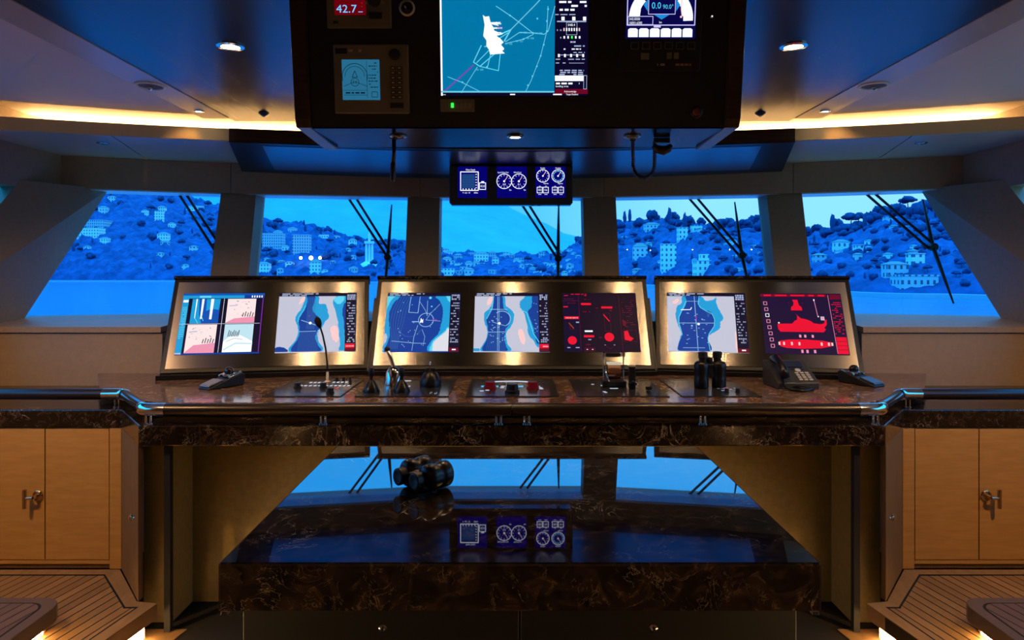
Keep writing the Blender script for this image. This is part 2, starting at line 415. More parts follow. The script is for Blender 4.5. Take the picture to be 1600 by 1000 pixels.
# cove light strip on top of the soffit
n=24; X=[-3.5+7*i/n for i in range(n+1)]
cl=thing('cove_light','warm light strip hidden behind the curved ceiling lip','light',(0,4.9,ZL1))
MB().prism([(x,yl(x)+.66) for x in X]+[(x,yl(x)+.80) for x in X[::-1]],ZL1+.060,ZL1+.074).build('light_strip', LED, cl, world=True)
MB().prism([(x,yl(x)+.67) for x in X]+[(x,yl(x)+.79) for x in X[::-1]],ZL1+.001,ZL1+.0595).build('channel', CREAM, cl, world=True)
struct('trim_25', MB().prism([(x,yl(x)-.006) for x in X]+[(x,yl(x)-.0005) for x in X[::-1]],ZH1+.003,ZL1-.001), mat('golden_lip',(.62,.43,.20),.4))
REVEAL=mat('white_gloss_reveal',(.80,.82,.85),.25)
# header band over the windows
HN=[-3.47,-2.31,-.79,.79,2.31,3.47]
for i,(a,c) in enumerate(zip(HN,HN[1:])):
    a+=.002; c-=.002
    struct('trim_%d'%(7+i), MB().prism([(a,yh(a)),(c,yh(c)),(c,yh(c)+.30),(a,yh(a)+.30)],ZH0,ZH1-.001), BEIGE)
    struct('trim_%d'%(19+i), MB().prism([(a,yh(a)+.035),(c,yh(c)+.035),(c,yh(c)+.30),(a,yh(a)+.30)],ZH0-.006,ZH0-.0005), REVEAL)
struct('wall_front_upper', MB().prism([(x,yh(x)+.29) for x in HN]+[(x,yh(x)+.45) for x in HN[::-1]],ZH0+.012,ZCOVE), CREAM)
# walls
struct('wall_front', MB().box(-2.28,2.28,4.99,5.08,-.2,1.232), BEIGE)
for s in (-1,1):
    x0,x1=sorted((s*2.285,s*3.455))
    struct('wall_front_'+('left' if s<0 else 'right'), MB().box(x0,x1,4.46,5.08,-.2,1.2), BEIGE)
m=MB()
SN=[-3.455,-2.285,-1.2,0,1.2,2.285,3.455]
for a,c in zip(SN,SN[1:]):
    y0=4.44 if abs(a+c)>4 else 4.97
    m.add([(a,y0,1.242),(c,y0,1.242),(c,yb(c)+.10,ZS),(a,yb(a)+.10,ZS),(a,y0,1.206),(c,y0,1.206),(c,yb(c)+.10,ZS-.05),(a,yb(a)+.10,ZS-.05)],
    [(0,1,2,3),(4,7,6,5),(0,4,5,1),(1,5,6,2),(2,6,7,3),(3,7,4,0)])
struct('trim_12', m, BEIGE)
struct('wall_back', MB().box(-3.6,3.6,-2.6,-2.5,-.2,ZCOVE), BEIGE)
# mullions between the windows, then A-pillars and side walls
MUL=[((345,303),(328,435),(400,304),(388,435)),((637,308),(632,435),(687,308),(685,435)),((911,308),(914,435),(962,308),(968,435)),((1198,304),(1212,435),(1253,302),(1268,435))]
mid=[]
for i,(a,c,d,e) in enumerate(MUL):
    lt,lb=edge(a,c); rt,rb=edge(d,e); D=Vector((0,.21,0))
    struct('trim_%d'%(13+i), MB().hexa([lb,rb,rb+D,lb+D],[lt,rt,rt+D,lt+D]), BEIGE)
    mid.append(((lt+rt)/2+Vector((0,.19,0)), (lb+rb)/2+Vector((0,.17,0))))
pil=[]
for s in (-1,1):
    wt,wb = edge((165,303),(40,495),.16,0) if s<0 else edge((1440,299),(1560,491),.16,0)
    st_=Vector((s*3.46,4.80,ZH0)); sb=Vector((s*3.46,3.80,ZS-.06))     # side-window front edge
    out=Vector((s*.16,.06,0))
    q=[sb,wb,wb+out,sb+out]; q2=[st_,wt,wt+out,st_+out]
    struct('trim_%d'%(17 if s<0 else 18), MB().hexa(q,q2), BEIGE)
    pil.append((wt+out*.4,wb+out*.4))
    nm='left' if s<0 else 'right'
    x0,x1=sorted((s*3.46,s*3.6))
    w=MB().box(x0,x1,-2.5,4.56,-.2,ZS); w.box(x0,x1,-2.5,yh(3.47),EYE+.597,ZCOVE); w.box(x0,x1,-2.5,1.2,ZS,EYE+.597)
    struct('wall_'+nm, w, BEIGE)
edges=[pil[0]]+mid+[pil[1]]
for i in range(5):
    (t0,b0),(t1,b1)=edges[i],edges[i+1]
    struct('window_%d'%(i+1), MB().quad(b0,b1,t1,t0), GLASS)
for s,k in ((-1,6),(1,7)):
    struct('window_%d'%k, MB().quad((s*3.53,1.2,ZS),(s*3.53,3.84,ZS),(s*3.53,4.80,EYE+.6),(s*3.53,1.2,EYE+.6)), GLASS)

# ------------------------------------------------------------------ lamps
def spot(name, loc, power, size=1.3, blend=.6, color=(1,.55,.20), tgt=None, r=.03):
    l=bpy.data.lights.new(name,'SPOT'); l.energy=power; l.spot_size=size; l.spot_blend=blend; l.color=color; l.shadow_soft_size=r
    o=bpy.data.objects.new(name,l); COL.objects.link(o); o.location=loc
    if tgt: o.rotation_euler=(Vector(tgt)-Vector(loc)).to_track_quat('-Z','Y').to_euler()
    return o
def downlight(x,y,z,label,r=.045,on=True,power=0,group=None,size=1.5,name='ceiling_downlight',cat='light',tgt=None):
    o=thing(name,label,cat,(x,y,z),0,group)
    MB().lathe([(r*1.5,-.001),(r*1.5,-.005),(r*1.05,-.009),(r,-.004),(r,.02)],28).build('bezel', CHROME if on else STEEL, o, smooth=35)
    MB().lathe([(r*.98,-.003),(r*.7,-.0055),(r*.01,-.0065)],24).build('lens', LAMP if on else LAMP_OFF, o, smooth=35)
    if power: spot('downlight_beam',(x,y,z-.02),power,size,.7,tgt=tgt)
    return o
for s in (-1,1):
    nm='left' if s<0 else 'right'
    downlight(s*1.32,3.2,ZC,'lit round downlight in the %s half of the dark planked ceiling'%nm,.042,True,16,size=2.7)
    o=thing('ceiling_sensor','small dark round sensor near the %s front of the planked ceiling'%nm,'sensor',(s*1.655,4.55,ZC))
    MB().lathe([(.034,0),(.034,-.005),(.026,-.010),(.016,-.018),(.004,-.020)],20).build('housing',BLACK_SATIN,o,smooth=35)
    MB().lathe([(.016,-.017),(.012,-.024),(.003,-.027)],16).build('dome',STEEL,o,smooth=True)
    sp=thing('ceiling_speaker','round recessed speaker in the pale strip of the %s ceiling'%nm,'speaker',(s*2.045,3.86,ZC-.004))
    MB().lathe([(.082,0),(.082,-.006),(.068,-.010),(.064,-.004),(.064,.02)],28).build('ring',CREAM,sp,smooth=35)
    MB().lathe([(.064,-.003),(.05,-.002),(.01,-.004)],24).build('grille',mat('speaker_grille_'+nm,(.16,.09,.07),.6),sp,smooth=35)
    MB().lathe([(.014,-.003),(.014,-.022),(.006,-.028)],12).build('nozzle',CHROME,sp,smooth=35)
    downlight(s*2.05,4.47,ZC-.004,'small lit spotlight above the %s ceiling lip'%nm,.022,True,3.5,size=.9,tgt=(s*2.2,yl(2.2)-.02,ZL1-.1))
    downlight(s*2.83,4.72,ZH1,'unlit round fitting under the %s windows soffit'%nm,.026,False,name='soffit_downlight',cat='fitting')
    # unseen lamps added above the frame to light cabinets and platforms
    downlight(s*2.72,2.0,ZC,'unseen added warm lamp over the %s teak platform'%nm,.05,True,172 if s<0 else 145,size=1.9,tgt=(s*2.75,3.0,.3))
    downlight(s*1.02,3.55,ZC,'ceiling downlight hidden behind the overhead console on the %s'%nm,.042,True,18,size=2.7)
downlight(0,3.55,ZC,'ceiling downlight hidden behind the middle of the overhead console',.042,True,18,size=2.7)
for s in (-1,1):
    downlight(s*1.2,-1.0,ZC,'unseen warm fill lamp at the %s rear of the room'%('left' if s<0 else 'right'),.05,True,14,size=2.4)  # fill lamps added behind the camera to warm the forward walls
# ================================================================== HELM DESK
ZK=.94; ZL=.86
desk=thing('helm_desk','wide helm desk with dark marble top and bronze kneehole panels','desk',(0,3.9,-.16))
ct=[(-1.80,3.45),(1.80,3.45),(2.33,3.86),(2.70,4.45),(2.275,4.45),(2.275,4.98),(-2.275,4.98),(-2.275,4.45),(-2.70,4.45),(-2.33,3.86)]
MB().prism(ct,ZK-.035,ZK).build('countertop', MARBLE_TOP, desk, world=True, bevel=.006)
rs=[(-1.77,3.50),(1.77,3.50),(2.26,3.88),(2.62,4.44),(-2.62,4.44),(-2.26,3.88)]
MB().prism(rs,ZL+.001,ZK-.035).build('riser', BLACK, desk, world=True)
MB().box(-1.88,1.88,3.645,3.685,-.16,ZL-.105).build('kneehole_panel', BRONZE, desk, world=True)
for s in (-1,1):
    x0,x1=sorted((s*1.702,s*1.845)); MB().box(x0,x1,3.42,3.64,-.155,ZL-.105).build('end_panel', BRONZE, desk, world=True)
    x0,x1=sorted((s*1.668,s*1.698)); MB().box(x0,x1,3.33,3.36,-.16,ZL-.105).build('post', BLACK_MATT, desk, world=True)
led=[(-1.80,3.29),(1.80,3.29),(2.10,3.67),(3.45,3.67),(3.45,4.45),(-3.45,4.45),(-3.45,3.67),(-2.10,3.67)]
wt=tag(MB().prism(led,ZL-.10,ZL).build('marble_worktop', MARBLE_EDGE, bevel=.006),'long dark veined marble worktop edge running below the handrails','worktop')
# side cabinets
for s in (-1,1):
    nm='left' if s<0 else 'right'
    cb=thing('side_cabinet','pale oak cabinet under the marble worktop on the %s side'%nm,'cabinet',(s*2.8,4.0,.003))
    def bx(xa,xb,*r):
        x0,x1=sorted((s*xa,s*xb)); return MB().box(x0,x1,*r)
    bx(2.10,3.45,3.69,4.44,.004,ZL-.101).build('body', OAK, cb, world=True)
    bx(2.10,2.163,3.668,3.69,.004,ZL-.101).build('stile', OAK, cb, world=True, bevel=.002)
    bx(2.166,3.45,3.672,3.69,.030,.050).build('bottom_rail', OAK, cb, world=True)
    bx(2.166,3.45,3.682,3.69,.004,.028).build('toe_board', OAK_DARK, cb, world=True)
    for k,(a,c) in enumerate(((2.167,2.507),(2.513,3.07),(3.076,3.45))):
        d=bx(a,c,3.669,3.69,.054,ZL-.104).build('door', OAK, cb, world=True, bevel=.0015)
        if k==1:
            x=s*2.545; hb=MB(); hb.lathe([(.029,0),(.029,.007),(.024,.012),(.010,.013),(.009,.046)],24,'y',(x,3.669,.40)); hb.tube([(x+s*.0,3.622,.40),(x+s*.045,3.622,.398)],.008,12)
            hb.tube([(x+s*.042,3.622,.345),(x+s*.042,3.622,.445)],[.010,.011],14)
            h=hb.build('handle', BRASS, d, smooth=35); h.location=-Vector(cb.location)
    # canted corner panel with its knob
    q=[(-2.10,3.67),(-1.81,3.305),(-1.81,3.35),(-2.07,3.69)]
    q=[(x*-s,y) for x,y in q]; q=q if s<0 else q[::-1]
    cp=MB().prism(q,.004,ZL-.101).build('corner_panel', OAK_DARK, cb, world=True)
    k=Vector((s*1.905,3.42,.372)); n=Vector((-s*.78,-.62,0))
    kb=MB(); kb.tube([k,k+n*.008,k+n*.01,k+n*.03,k+n*.034,k+n*.046],[.017,.017,.007,.007,.012,.011],16)
    kk=kb.build('knob', CHROME, cp, smooth=35); kk.location=-Vector(cb.location)
# handrail
ZR=.931; RR=.030
hr=thing('handrail','black tubular handrail with chrome ends in front of the helm desk','rail',(0,3.32,ZL))
RAILM=mat('rail_leather',(.014,.008,.007),.30,ior=1.5)
for s in (-1,1):
    MB().tube([(s*.002,3.32,ZR),(s*1.685,3.32,ZR)],RR,24).build('front_bar', RAILM, hr, world=True, smooth=40)
    MB().tube([(s*3.44,3.74,ZR),(s*2.235,3.74,ZR)],RR,24).build('side_bar', RAILM, hr, world=True, smooth=40)
    MB().tube([(s*2.237,3.74,ZR),(s*2.15,3.74,ZR),(s*2.125,3.735,ZR),(s*2.11,3.722,ZR)],RR+.001,24).build('sleeve', CHROME, hr, world=True, smooth=40)
    MB().tube([(s*2.11,3.722,ZR),(s*1.83,3.385,ZR)],RR-.003,24).build('diagonal_bar', BLACK, hr, world=True, smooth=40)
    MB().tube([(s*1.683,3.32,ZR),(s*1.76,3.32,ZR),(s*1.79,3.328,ZR),(s*1.812,3.348,ZR),(s*1.832,3.388,ZR)],RR+.001,24).build('elbow', CHROME, hr, world=True, smooth=40)
for px,d in ((232,3.32),(505,3.32),(779,3.32),(823,3.32),(1098,3.32),(1368,3.32),(183,3.74),(1418,3.74)):
    x=(px-800)/F*d
    for e in (-.011,.011):
        MB().lathe([(.011,0),(.011,.003),(.0055,.005),(.0055,ZR-ZL-.026)],12,'z',(x+e,d,ZL)).build('stanchion', CHROME, hr, world=True, smooth=40)
# ------------------------------------------------------------------ screen colours
LAND=emi('chart_land',(196,198,216),1.0); LAND2=emi('chart_land_pale',(224,222,232),1.0); DEEP=emi('chart_deep',(0,62,158),.9); SHAL=emi('chart_shallow',(22,156,218),1.0); SHAL2=emi('chart_shallow_pale',(96,214,240),1.0)
PINK=emi('chart_pink',(255,205,205),1.0); PALE=emi('pale_line',(150,205,240),.9); THIN=emi('thin_line',(62,122,190),.8); NAVY=emi('panel_navy',(16,10,52),.6); TXT=emi('panel_text',(176,190,226),.9)
WHITE=emi('white',(240,246,255),1.15); RED=emi('red',(235,10,50),1.0); REDDIM=emi('red_dim',(120,6,40),.8); MAGENTA=emi('magenta',(150,50,190),.9); CYAN=emi('cyan',(70,205,250),1.1)
SKYB=emi('camera_blue',(10,80,180),1.0); PALEPINK=emi('camera_pink',(250,226,226),1.05); ROSE=emi('camera_rose',(240,150,180),1.0); ICE=emi('camera_ice',(190,225,238),1.05); DARKINK=emi('camera_ink',(40,40,70),.4)
TEAL=emi('plotter_teal',(0,118,168),1.0); LTEAL=emi('plotter_line',(110,205,232),1.0); PURP=emi('ship_ground',(34,16,58),.8); GREEN=emi('green',(60,255,80),1.4); LCD=emi('lcd_blue',(44,122,160),.75); LCDK=emi('lcd_ink',(10,40,70),.3); ORANGE=emi('orange',(200,90,30),.6)
BLUES=emi('gauge_blue',(4,0,120),.8); BLUEL=emi('gauge_grid',(20,60,130),.7); REDSC=emi('depth_red',(120,0,16),.7); BLUETX=emi('depth_digits',(110,190,255),1.2)
def dashes(c,u0,v0,u1,v1,rows,mt,seed,fill=.75,h=.5,l=2):
    r=random.Random(seed); dv=(v1-v0)/rows
    for i in range(rows):
        u=u0+ r.random()*.06*(u1-u0)
        while u<u1:
            w=(u1-u0)*r.uniform(.08,.26)
            if r.random()<fill: c.rect(u,v0+dv*(i+.5-h/2),min(u+w,u1),v0+dv*(i+.5+h/2),mt,l)
            u+=w+(u1-u0)*.06
def titles(c,seed,mt=TXT,u1=.5):
    c.rect(0,0,1,.06,NAVY,1); dashes(c,.02,.008,u1,.03,1,mt,seed,.95,.8); dashes(c,.02,.034,u1*.7,.054,1,mt,seed+1,.9,.7)
def sidebar(c,seed,red=True):
    c.rect(.86,0,1,1,NAVY,3)
    dashes(c,.875,.03,.985,.13,3,TXT,seed,.9,.8,4); dashes(c,.875,.16,.985,.74,13,TXT,seed+1,.55,.4,4); dashes(c,.88,.76,.985,.85,3,TXT,seed+2,.7,.6,4)
    if red: c.rect(.865,.87,.985,.94,RED,4); c.rect(.865,.945,.985,.985,REDDIM,4); dashes(c,.875,.89,.98,.93,1,PINK,seed+3,.8,.4,5)
    else: c.rect(.865,.93,.995,.995,REDDIM,4); c.rect(.91,.95,.96,.97,WHITE,5)
def chart_a(c,seed,lines=True):
    c.rect(0,0,1,1,LAND,0); titles(c,seed)
    sh=[(.335,.06),(.50,.06),(.515,.19),(.60,.20),(.63,.32),(.645,.43),(.60,.5),(.575,.58),(.52,.66),(.525,.8),(.58,.985),(.18,.985),(.245,.8),(.27,.63),(.235,.5),(.23,.4),(.29,.27),(.325,.15)]
    de=[(.355,.06),(.455,.06),(.45,.18),(.435,.29),(.475,.37),(.53,.45),(.55,.58),(.505,.66),(.49,.76),(.525,.88),(.555,.985),(.21,.985),(.265,.8),(.29,.65),(.27,.52),(.285,.41),(.34,.27),(.365,.15)]
    c.blob(sh,SHAL,1); c.blob(de,DEEP,2)
    c.blob([(.69,.16),(.74,.06),(.86,.06),(.86,.98),(.79,.98),(.80,.85),(.785,.7),(.76,.47),(.72,.28)],SHAL,1); c.blob([(.86,.20),(.825,.26),(.82,.36),(.845,.55),(.86,.74)],DEEP,2)
    c.blob([(.70,.12),(.76,.06),(.84,.06),(.82,.16),(.76,.2)],SHAL2,2)
    c.blob([(.675,.64),(.70,.57),(.75,.58),(.775,.68),(.78,.80),(.745,.84),(.70,.76)],PINK,2); c.blob([(.27,.13),(.31,.065),(.335,.065),(.33,.12),(.29,.18),(.26,.2)],PINK,2)
    c.blob([(0,.985),(0,.92),(.06,.90),(.13,.93),(.15,.985)],DEEP,2)
    for i in range(14):
        u=.29+i*.018; c.line([(u,.66),(u-.01,.98)],.004,THIN,3)
    for i in range(9):
        u=.37+i*.012; c.line([(u,.08),(u,.62)],.004,THIN,3)
    c.line([(.30,.47),(.39,.51),(.50,.56)],.010,PALE,4); c.line([(.28,.66),(.49,.655)],.009,PALE,4); c.circ(.415,.52,.022,WHITE,5); c.circ(.40,.40,.010,MAGENTA,5)
    c.line([(.345,.22),(.31,.33),(.265,.42),(.26,.5)],.008,SHAL2,4)
    sidebar(c,seed+20)
def chart_b(c,seed):
    c.rect(0,0,1,1,DEEP,0); titles(c,seed)
    c.blob([(0,.06),(.17,.06),(.10,.16),(.045,.32),(.05,.5),(.07,.62),(.075,.76),(.04,.9),(0,.985)],SHAL,1); c.blob([(.0,.06),(.10,.06),(.05,.14),(.01,.26),(0,.3)],SHAL2,2); c.blob([(0,.72),(.03,.70),(.045,.78),(.02,.86),(0,.88)],LAND,2)
    c.blob([(.66,.06),(.86,.06),(.86,.985),(.60,.985),(.61,.86),(.66,.78),(.72,.70),(.745,.58),(.765,.42),(.76,.28),(.72,.15)],SHAL,1)
    c.blob([(.86,.60),(.80,.66),(.73,.74),(.67,.80),(.635,.88),(.63,.985),(.86,.985)],SHAL2,2); c.blob([(.86,.625),(.81,.675),(.74,.755),(.68,.82),(.655,.89),(.655,.985),(.86,.985)],LAND2,3)
    c.blob([(.80,.06),(.86,.06),(.86,.16),(.82,.12)],SHAL2,2)
    for k in range(6):
        o=k*.035; c.line([(.16+o,.07),(.09+o,.3),(.07+o,.5),(.10+o*.6,.72),(.10+o*.5,.95)],.005,THIN,2)
    c.line([(.32,.07),(.305,.34),(.43,.35),(.445,.07)],.009,PALE,3); c.arc(.545,.47,.115,.009,PALE,3); c.line([(.44,.15),(.52,.29),(.56,.39)],.006,PALE,3); c.line([(.55,.14),(.555,.40)],.007,PALE,3)
    c.line([(.72,.20),(.60,.36),(.545,.47)],.006,PALE,3); c.line([(.54,.47),(.74,.49)],.006,PALE,3); c.line([(.63,.47),(.69,.47)],.018,MAGENTA,4); c.blob([(.465,.52),(.48,.44),(.495,.47),(.51,.45),(.505,.52),(.48,.51)],WHITE,4)
    c.line([(.36,.50),(.45,.50)],.014,PALE,3); c.arc(.34,.58,.17,.006,THIN,3,200,340); c.line([(.44,.56),(.40,.75),(.385,.98)],.007,PALE,3); c.line([(.50,.63),(.545,.75),(.53,.9)],.006,PALE,3); c.line([(.11,.82),(.40,.855),(.56,.86)],.008,PALE,3)
    r=random.Random(seed)
    for i in range(26): c.circ(r.uniform(.15,.66),r.uniform(.12,.92),.007,PALE,3,8)
    c.circ(.585,.09,.022,SHAL2,3); c.circ(.61,.24,.013,SHAL2,3)
    sidebar(c,seed+20,False)
def chart_c(c,seed,bulge=0):
    c.rect(0,0,1,1,LAND,0); titles(c,seed)
    if not bulge:
        c.blob([(.21,.06),(.44,.06),(.50,.14),(.60,.12),(.63,.07),(.64,.2),(.68,.34),(.71,.44),(.67,.5),(.66,.6),(.58,.68),(.50,.76),(.52,.985),(.14,.985),(.15,.8),(.17,.68),(.12,.5),(.11,.35),(.13,.24),(.19,.18)],SHAL,1)
        c.blob([(.255,.06),(.42,.06),(.415,.13),(.40,.19),(.43,.26),(.49,.31),(.53,.31),(.575,.37),(.60,.46),(.59,.57),(.56,.63),(.52,.70),(.505,.80),(.525,.985),(.145,.985),(.16,.8),(.185,.72),(.17,.62),(.145,.52),(.15,.42),(.19,.31),(.235,.24),(.25,.15)],DEEP,2)
        c.line([(.42,.06),(.40,.19),(.43,.26),(.49,.31),(.575,.37),(.60,.46),(.59,.57),(.52,.70),(.505,.80),(.525,.985)],.010,SHAL2,3); c.line([(.25,.15),(.19,.31),(.15,.42),(.145,.52),(.17,.64),(.185,.72)],.012,SHAL2,3)
        for k in range(9): c.line([(.40+.02*k,.32),(.52,.42)],.004,THIN,3) if k>4 else None
        c.line([(.355,.06),(.365,.5),(.375,.98)],.009,PALE,3); c.line([(.15,.525),(.59,.52)],.009,PALE,3); c.line([(.18,.30),(.30,.295),(.315,.26)],.012,WHITE,4); c.circ(.395,.54,.02,WHITE,5)
        c.line([(.19,.935),(.46,.93)],.008,PALE,3); c.line([(.25,.15),(.42,.15)],.007,PALE,3); c.rect(.36,.40,.375,.47,MAGENTA,4); c.circ(.31,.57,.014,PALE,4)
        c.blob([(.84,.70),(.86,.66),(.86,.98),(.845,.95)],PINK,2); c.blob([(.07,.16),(.13,.11),(.16,.14),(.11,.2)],PINK,2)
        r=random.Random(seed)
        for i in range(24):
            u,v=r.uniform(.19,.50),r.uniform(.33,.9); c.rect(u,v,u+.02,v+.009,PALE,4)
        sidebar(c,seed+20,False)
    else:
        c.blob([(.225,.06),(.40,.06),(.42,.22),(.49,.29),(.535,.38),(.52,.5),(.48,.6),(.43,.68),(.44,.85),(.48,.985),(.10,.985),(.15,.82),(.18,.66),(.13,.48),(.13,.36),(.20,.27),(.235,.17)],SHAL,1)
        c.blob([(.255,.06),(.365,.06),(.385,.2),(.40,.28),(.45,.34),(.475,.44),(.46,.55),(.415,.64),(.405,.78),(.425,.9),(.43,.985),(.13,.985),(.165,.82),(.19,.66),(.165,.5),(.18,.39),(.235,.28),(.255,.18)],DEEP,2)
        c.blob([(.61,.16),(.66,.1),(.70,.06),(.86,.06),(.86,.88),(.78,.80),(.72,.70),(.70,.52),(.66,.34),(.62,.27)],SHAL,1); c.blob([(.78,.06),(.86,.06),(.86,.84),(.80,.72),(.79,.6),(.74,.42),(.72,.32),(.77,.24)],DEEP,2)
        c.line([(.62,.30),(.70,.34),(.74,.5),(.79,.7),(.86,.84)],.012,SHAL2,3); c.blob([(.585,.66),(.625,.62),(.66,.68),(.675,.84),(.65,.88),(.61,.8)],PINK,2); c.blob([(.175,.12),(.22,.065),(.245,.08),(.22,.18),(.17,.22)],PINK,2)
        c.line([(.255,.06),(.235,.28),(.165,.45)],.012,SHAL2,3); c.arc(.37,.45,.13,.012,PALE,3,-60,130)
        for i in range(11): c.line([(.20+.022*i,.66),(.17+.024*i,.98)],.004,THIN,3)
        c.line([(.31,.07),(.315,.98)],.008,PALE,3); c.line([(.33,.07),(.335,.98)],.006,PALE,3); c.line([(.20,.29),(.44,.29)],.009,PALE,3); c.line([(.17,.675),(.41,.67)],.009,PALE,3); c.line([(.24,.50),(.33,.54),(.42,.57)],.008,PALE,3); c.circ(.335,.53,.022,WHITE,5)
        r=random.Random(seed)
        for i in range(30): c.circ(r.uniform(.2,.42),r.uniform(.35,.92),.008,PALE,4,8)
        for i in range(12): c.circ(r.uniform(.80,.85),r.uniform(.1,.7),.007,PALE,4,8)
        c.rect(0,.94,.08,.985,SHAL,2)
        sidebar(c,seed+20,True)
def cctv(c,seed):
    c.rect(0,0,1,1,NAVY,0); c.rect(0,0,1,.035,SKYB,1); c.rect(0,.035,.75,.085,SHAL,1); c.rect(.75,.035,1,.085,DEEP,1); c.rect(.2,.04,.34,.075,SHAL2,2)
    for i in range(5): c.rect(.84+i*.03,.04,.855+i*.03,.075,WHITE,2)
    c.rect(0,.085,.075,1,SHAL,1); c.rect(.01,.11,.07,.15,WHITE,2); dashes(c,.01,.22,.07,.75,18,SHAL2,seed,.9,.5,2); c.rect(0,.97,.07,.99,WHITE,2)
    c.rect(.12,.095,.46,.50,SKYB,1); c.poly([(.12,.095),(.2,.095),(.22,.36),(.26,.5),(.12,.5)],SHAL,2); c.poly([(.29,.095),(.46,.095),(.45,.28),(.36,.26),(.3,.3)],SHAL,2)
    for u,w in ((.165,.016),(.235,.028),(.345,.036)): c.poly([(u,.095),(u+w,.095),(u+w-.004,.40+w),(u+.004,.40+w)],WHITE,3)
    c.line([(.18,.42),(.22,.5)],.01,SHAL2,3); c.line([(.25,.37),(.28,.46)],.01,SHAL2,3)
    for j,(a,b) in enumerate(((.55,.095),(.105,.52))):
        c.rect(a,b,a+.35,b+.405+(.05 if j else 0),PALEPINK,1); r=random.Random(seed+j)
        c.poly([(a,b+.40+.05*j),(a+.10,b+.33),(a+.35,b+.30),(a+.35,b+.405+.05*j),(a,b+.405+.05*j)],ROSE,2)
        for k in range(16): u,v=a+r.uniform(.03,.3),b+r.uniform(.03,.3); c.line([(u,v),(u+r.uniform(-.02,.03),v+r.uniform(-.01,.02))],.008,LAND if k%3 else DARKINK,2)
        for k in range(5): u=a+.2+.03*k; c.line([(u,b+.30),(u+.01,b+.24-.02*(k%2))],.012,DARKINK,3)
        c.line([(a+.03,b+.12),(a+.12,b+.11)],.02,LAND,3)
    c.rect(.55,.52,.90,.97,ICE,1); c.poly([(.55,.8),(.62,.72),(.75,.70),(.90,.80),(.90,.97),(.55,.97)],WHITE,2); c.line([(.57,.93),(.7,.83),(.9,.84)],.02,ICE,3); c.line([(.59,.80),(.68,.75),(.78,.77)],.012,LAND,3)
    for k in range(7): u=.60+.02*k; c.line([(u,.72),(u+.012,.62+.015*(k%3))],.010,DARKINK,3)
    c.line([(.505,.09),(.505,.97)],.008,LAND,3); c.line([(.0,.51),(.97,.51)],.008,LAND,3); c.rect(0,.975,1,1,DEEP,2); c.line([(.985,.09),(.985,.97)],.01,MAGENTA,3)
def alarm(c,seed):
    c.rect(0,0,1,1,emi('alarm_ground',(26,4,44),.55),0); c.rect(0,.05,.225,1,emi('alarm_ground_left',(14,4,56),.6),1)
    dashes(c,.02,.015,.33,.06,2,RED,seed,.8,.5); c.line([(.22,.05),(.22,.98)],.005,REDDIM,3); c.line([(.0,.14),(.22,.14)],.005,REDDIM,3); dashes(c,.02,.09,.18,.2,3,REDDIM,seed+1,.6,.3)
    c.rect(.01,.235,.07,.255,RED,3); c.rect(.015,.41,.21,.455,RED,3); dashes(c,.03,.425,.2,.445,1,PINK,seed+2,.6,.5,4)
    c.line([(.075,.52),(.135,.61)],.016,ORANGE,3); c.line([(.08,.52),(.09,.63),(.15,.63)],.005,REDDIM,3); c.circ(.11,.81,.068,RED,3,24); c.rect(.17,.50,.21,.52,TXT,3); c.rect(.04,.92,.08,.935,TXT,3); c.rect(.15,.92,.20,.935,TXT,3)
    c.rect(.25,.18,.385,.215,RED,3); dashes(c,.29,.1,.36,.13,1,REDDIM,seed+3,.8,.5); dashes(c,.27,.31,.37,.35,1,REDDIM,seed+4,.8,.6); c.rect(.28,.645,.385,.672,WHITE,3); c.rect(.265,.725,.40,.76,RED,3); c.rect(.32,.79,.36,.805,TXT,3)
    dashes(c,.28,.86,.38,.90,1,REDDIM,seed+5,.8,.6); c.frame(.27,.93,.33,.985,.006,REDDIM,3); c.frame(.34,.93,.40,.985,.006,REDDIM,3); c.rect(.29,.95,.31,.965,PINK,3); c.rect(.36,.95,.38,.965,PINK,3)
    c.rect(.52,.24,.67,.275,RED,3); c.rect(.44,.26,.48,.275,REDDIM,3); c.rect(.63,.30,.66,.32,REDDIM,3); c.line([(.545,.38),(.615,.49)],.016,RED,3); c.frame(.55,.36,.63,.66,.004,REDDIM,3); c.circ(.60,.755,.072,RED,3,24)
    c.rect(.46,.755,.505,.77,REDDIM,3); c.rect(.53,.88,.545,.89,TXT,3); c.rect(.65,.88,.67,.89,TXT,3); c.line([(.54,.9),(.6,.95),(.66,.9)],.004,REDDIM,3)
    c.line([(.765,.05),(.765,.98)],.005,REDDIM,3); dashes(c,.79,.12,.97,.6,14,REDDIM,seed+6,.35,.3); c.poly([(.79,.46),(.84,.50),(.83,.58),(.795,.56)],REDDIM,3); c.poly([(.80,.66),(.85,.65),(.87,.74),(.92,.78),(.88,.82),(.80,.80)],RED,3); c.frame(.785,.645,.965,.83,.004,REDDIM,3)
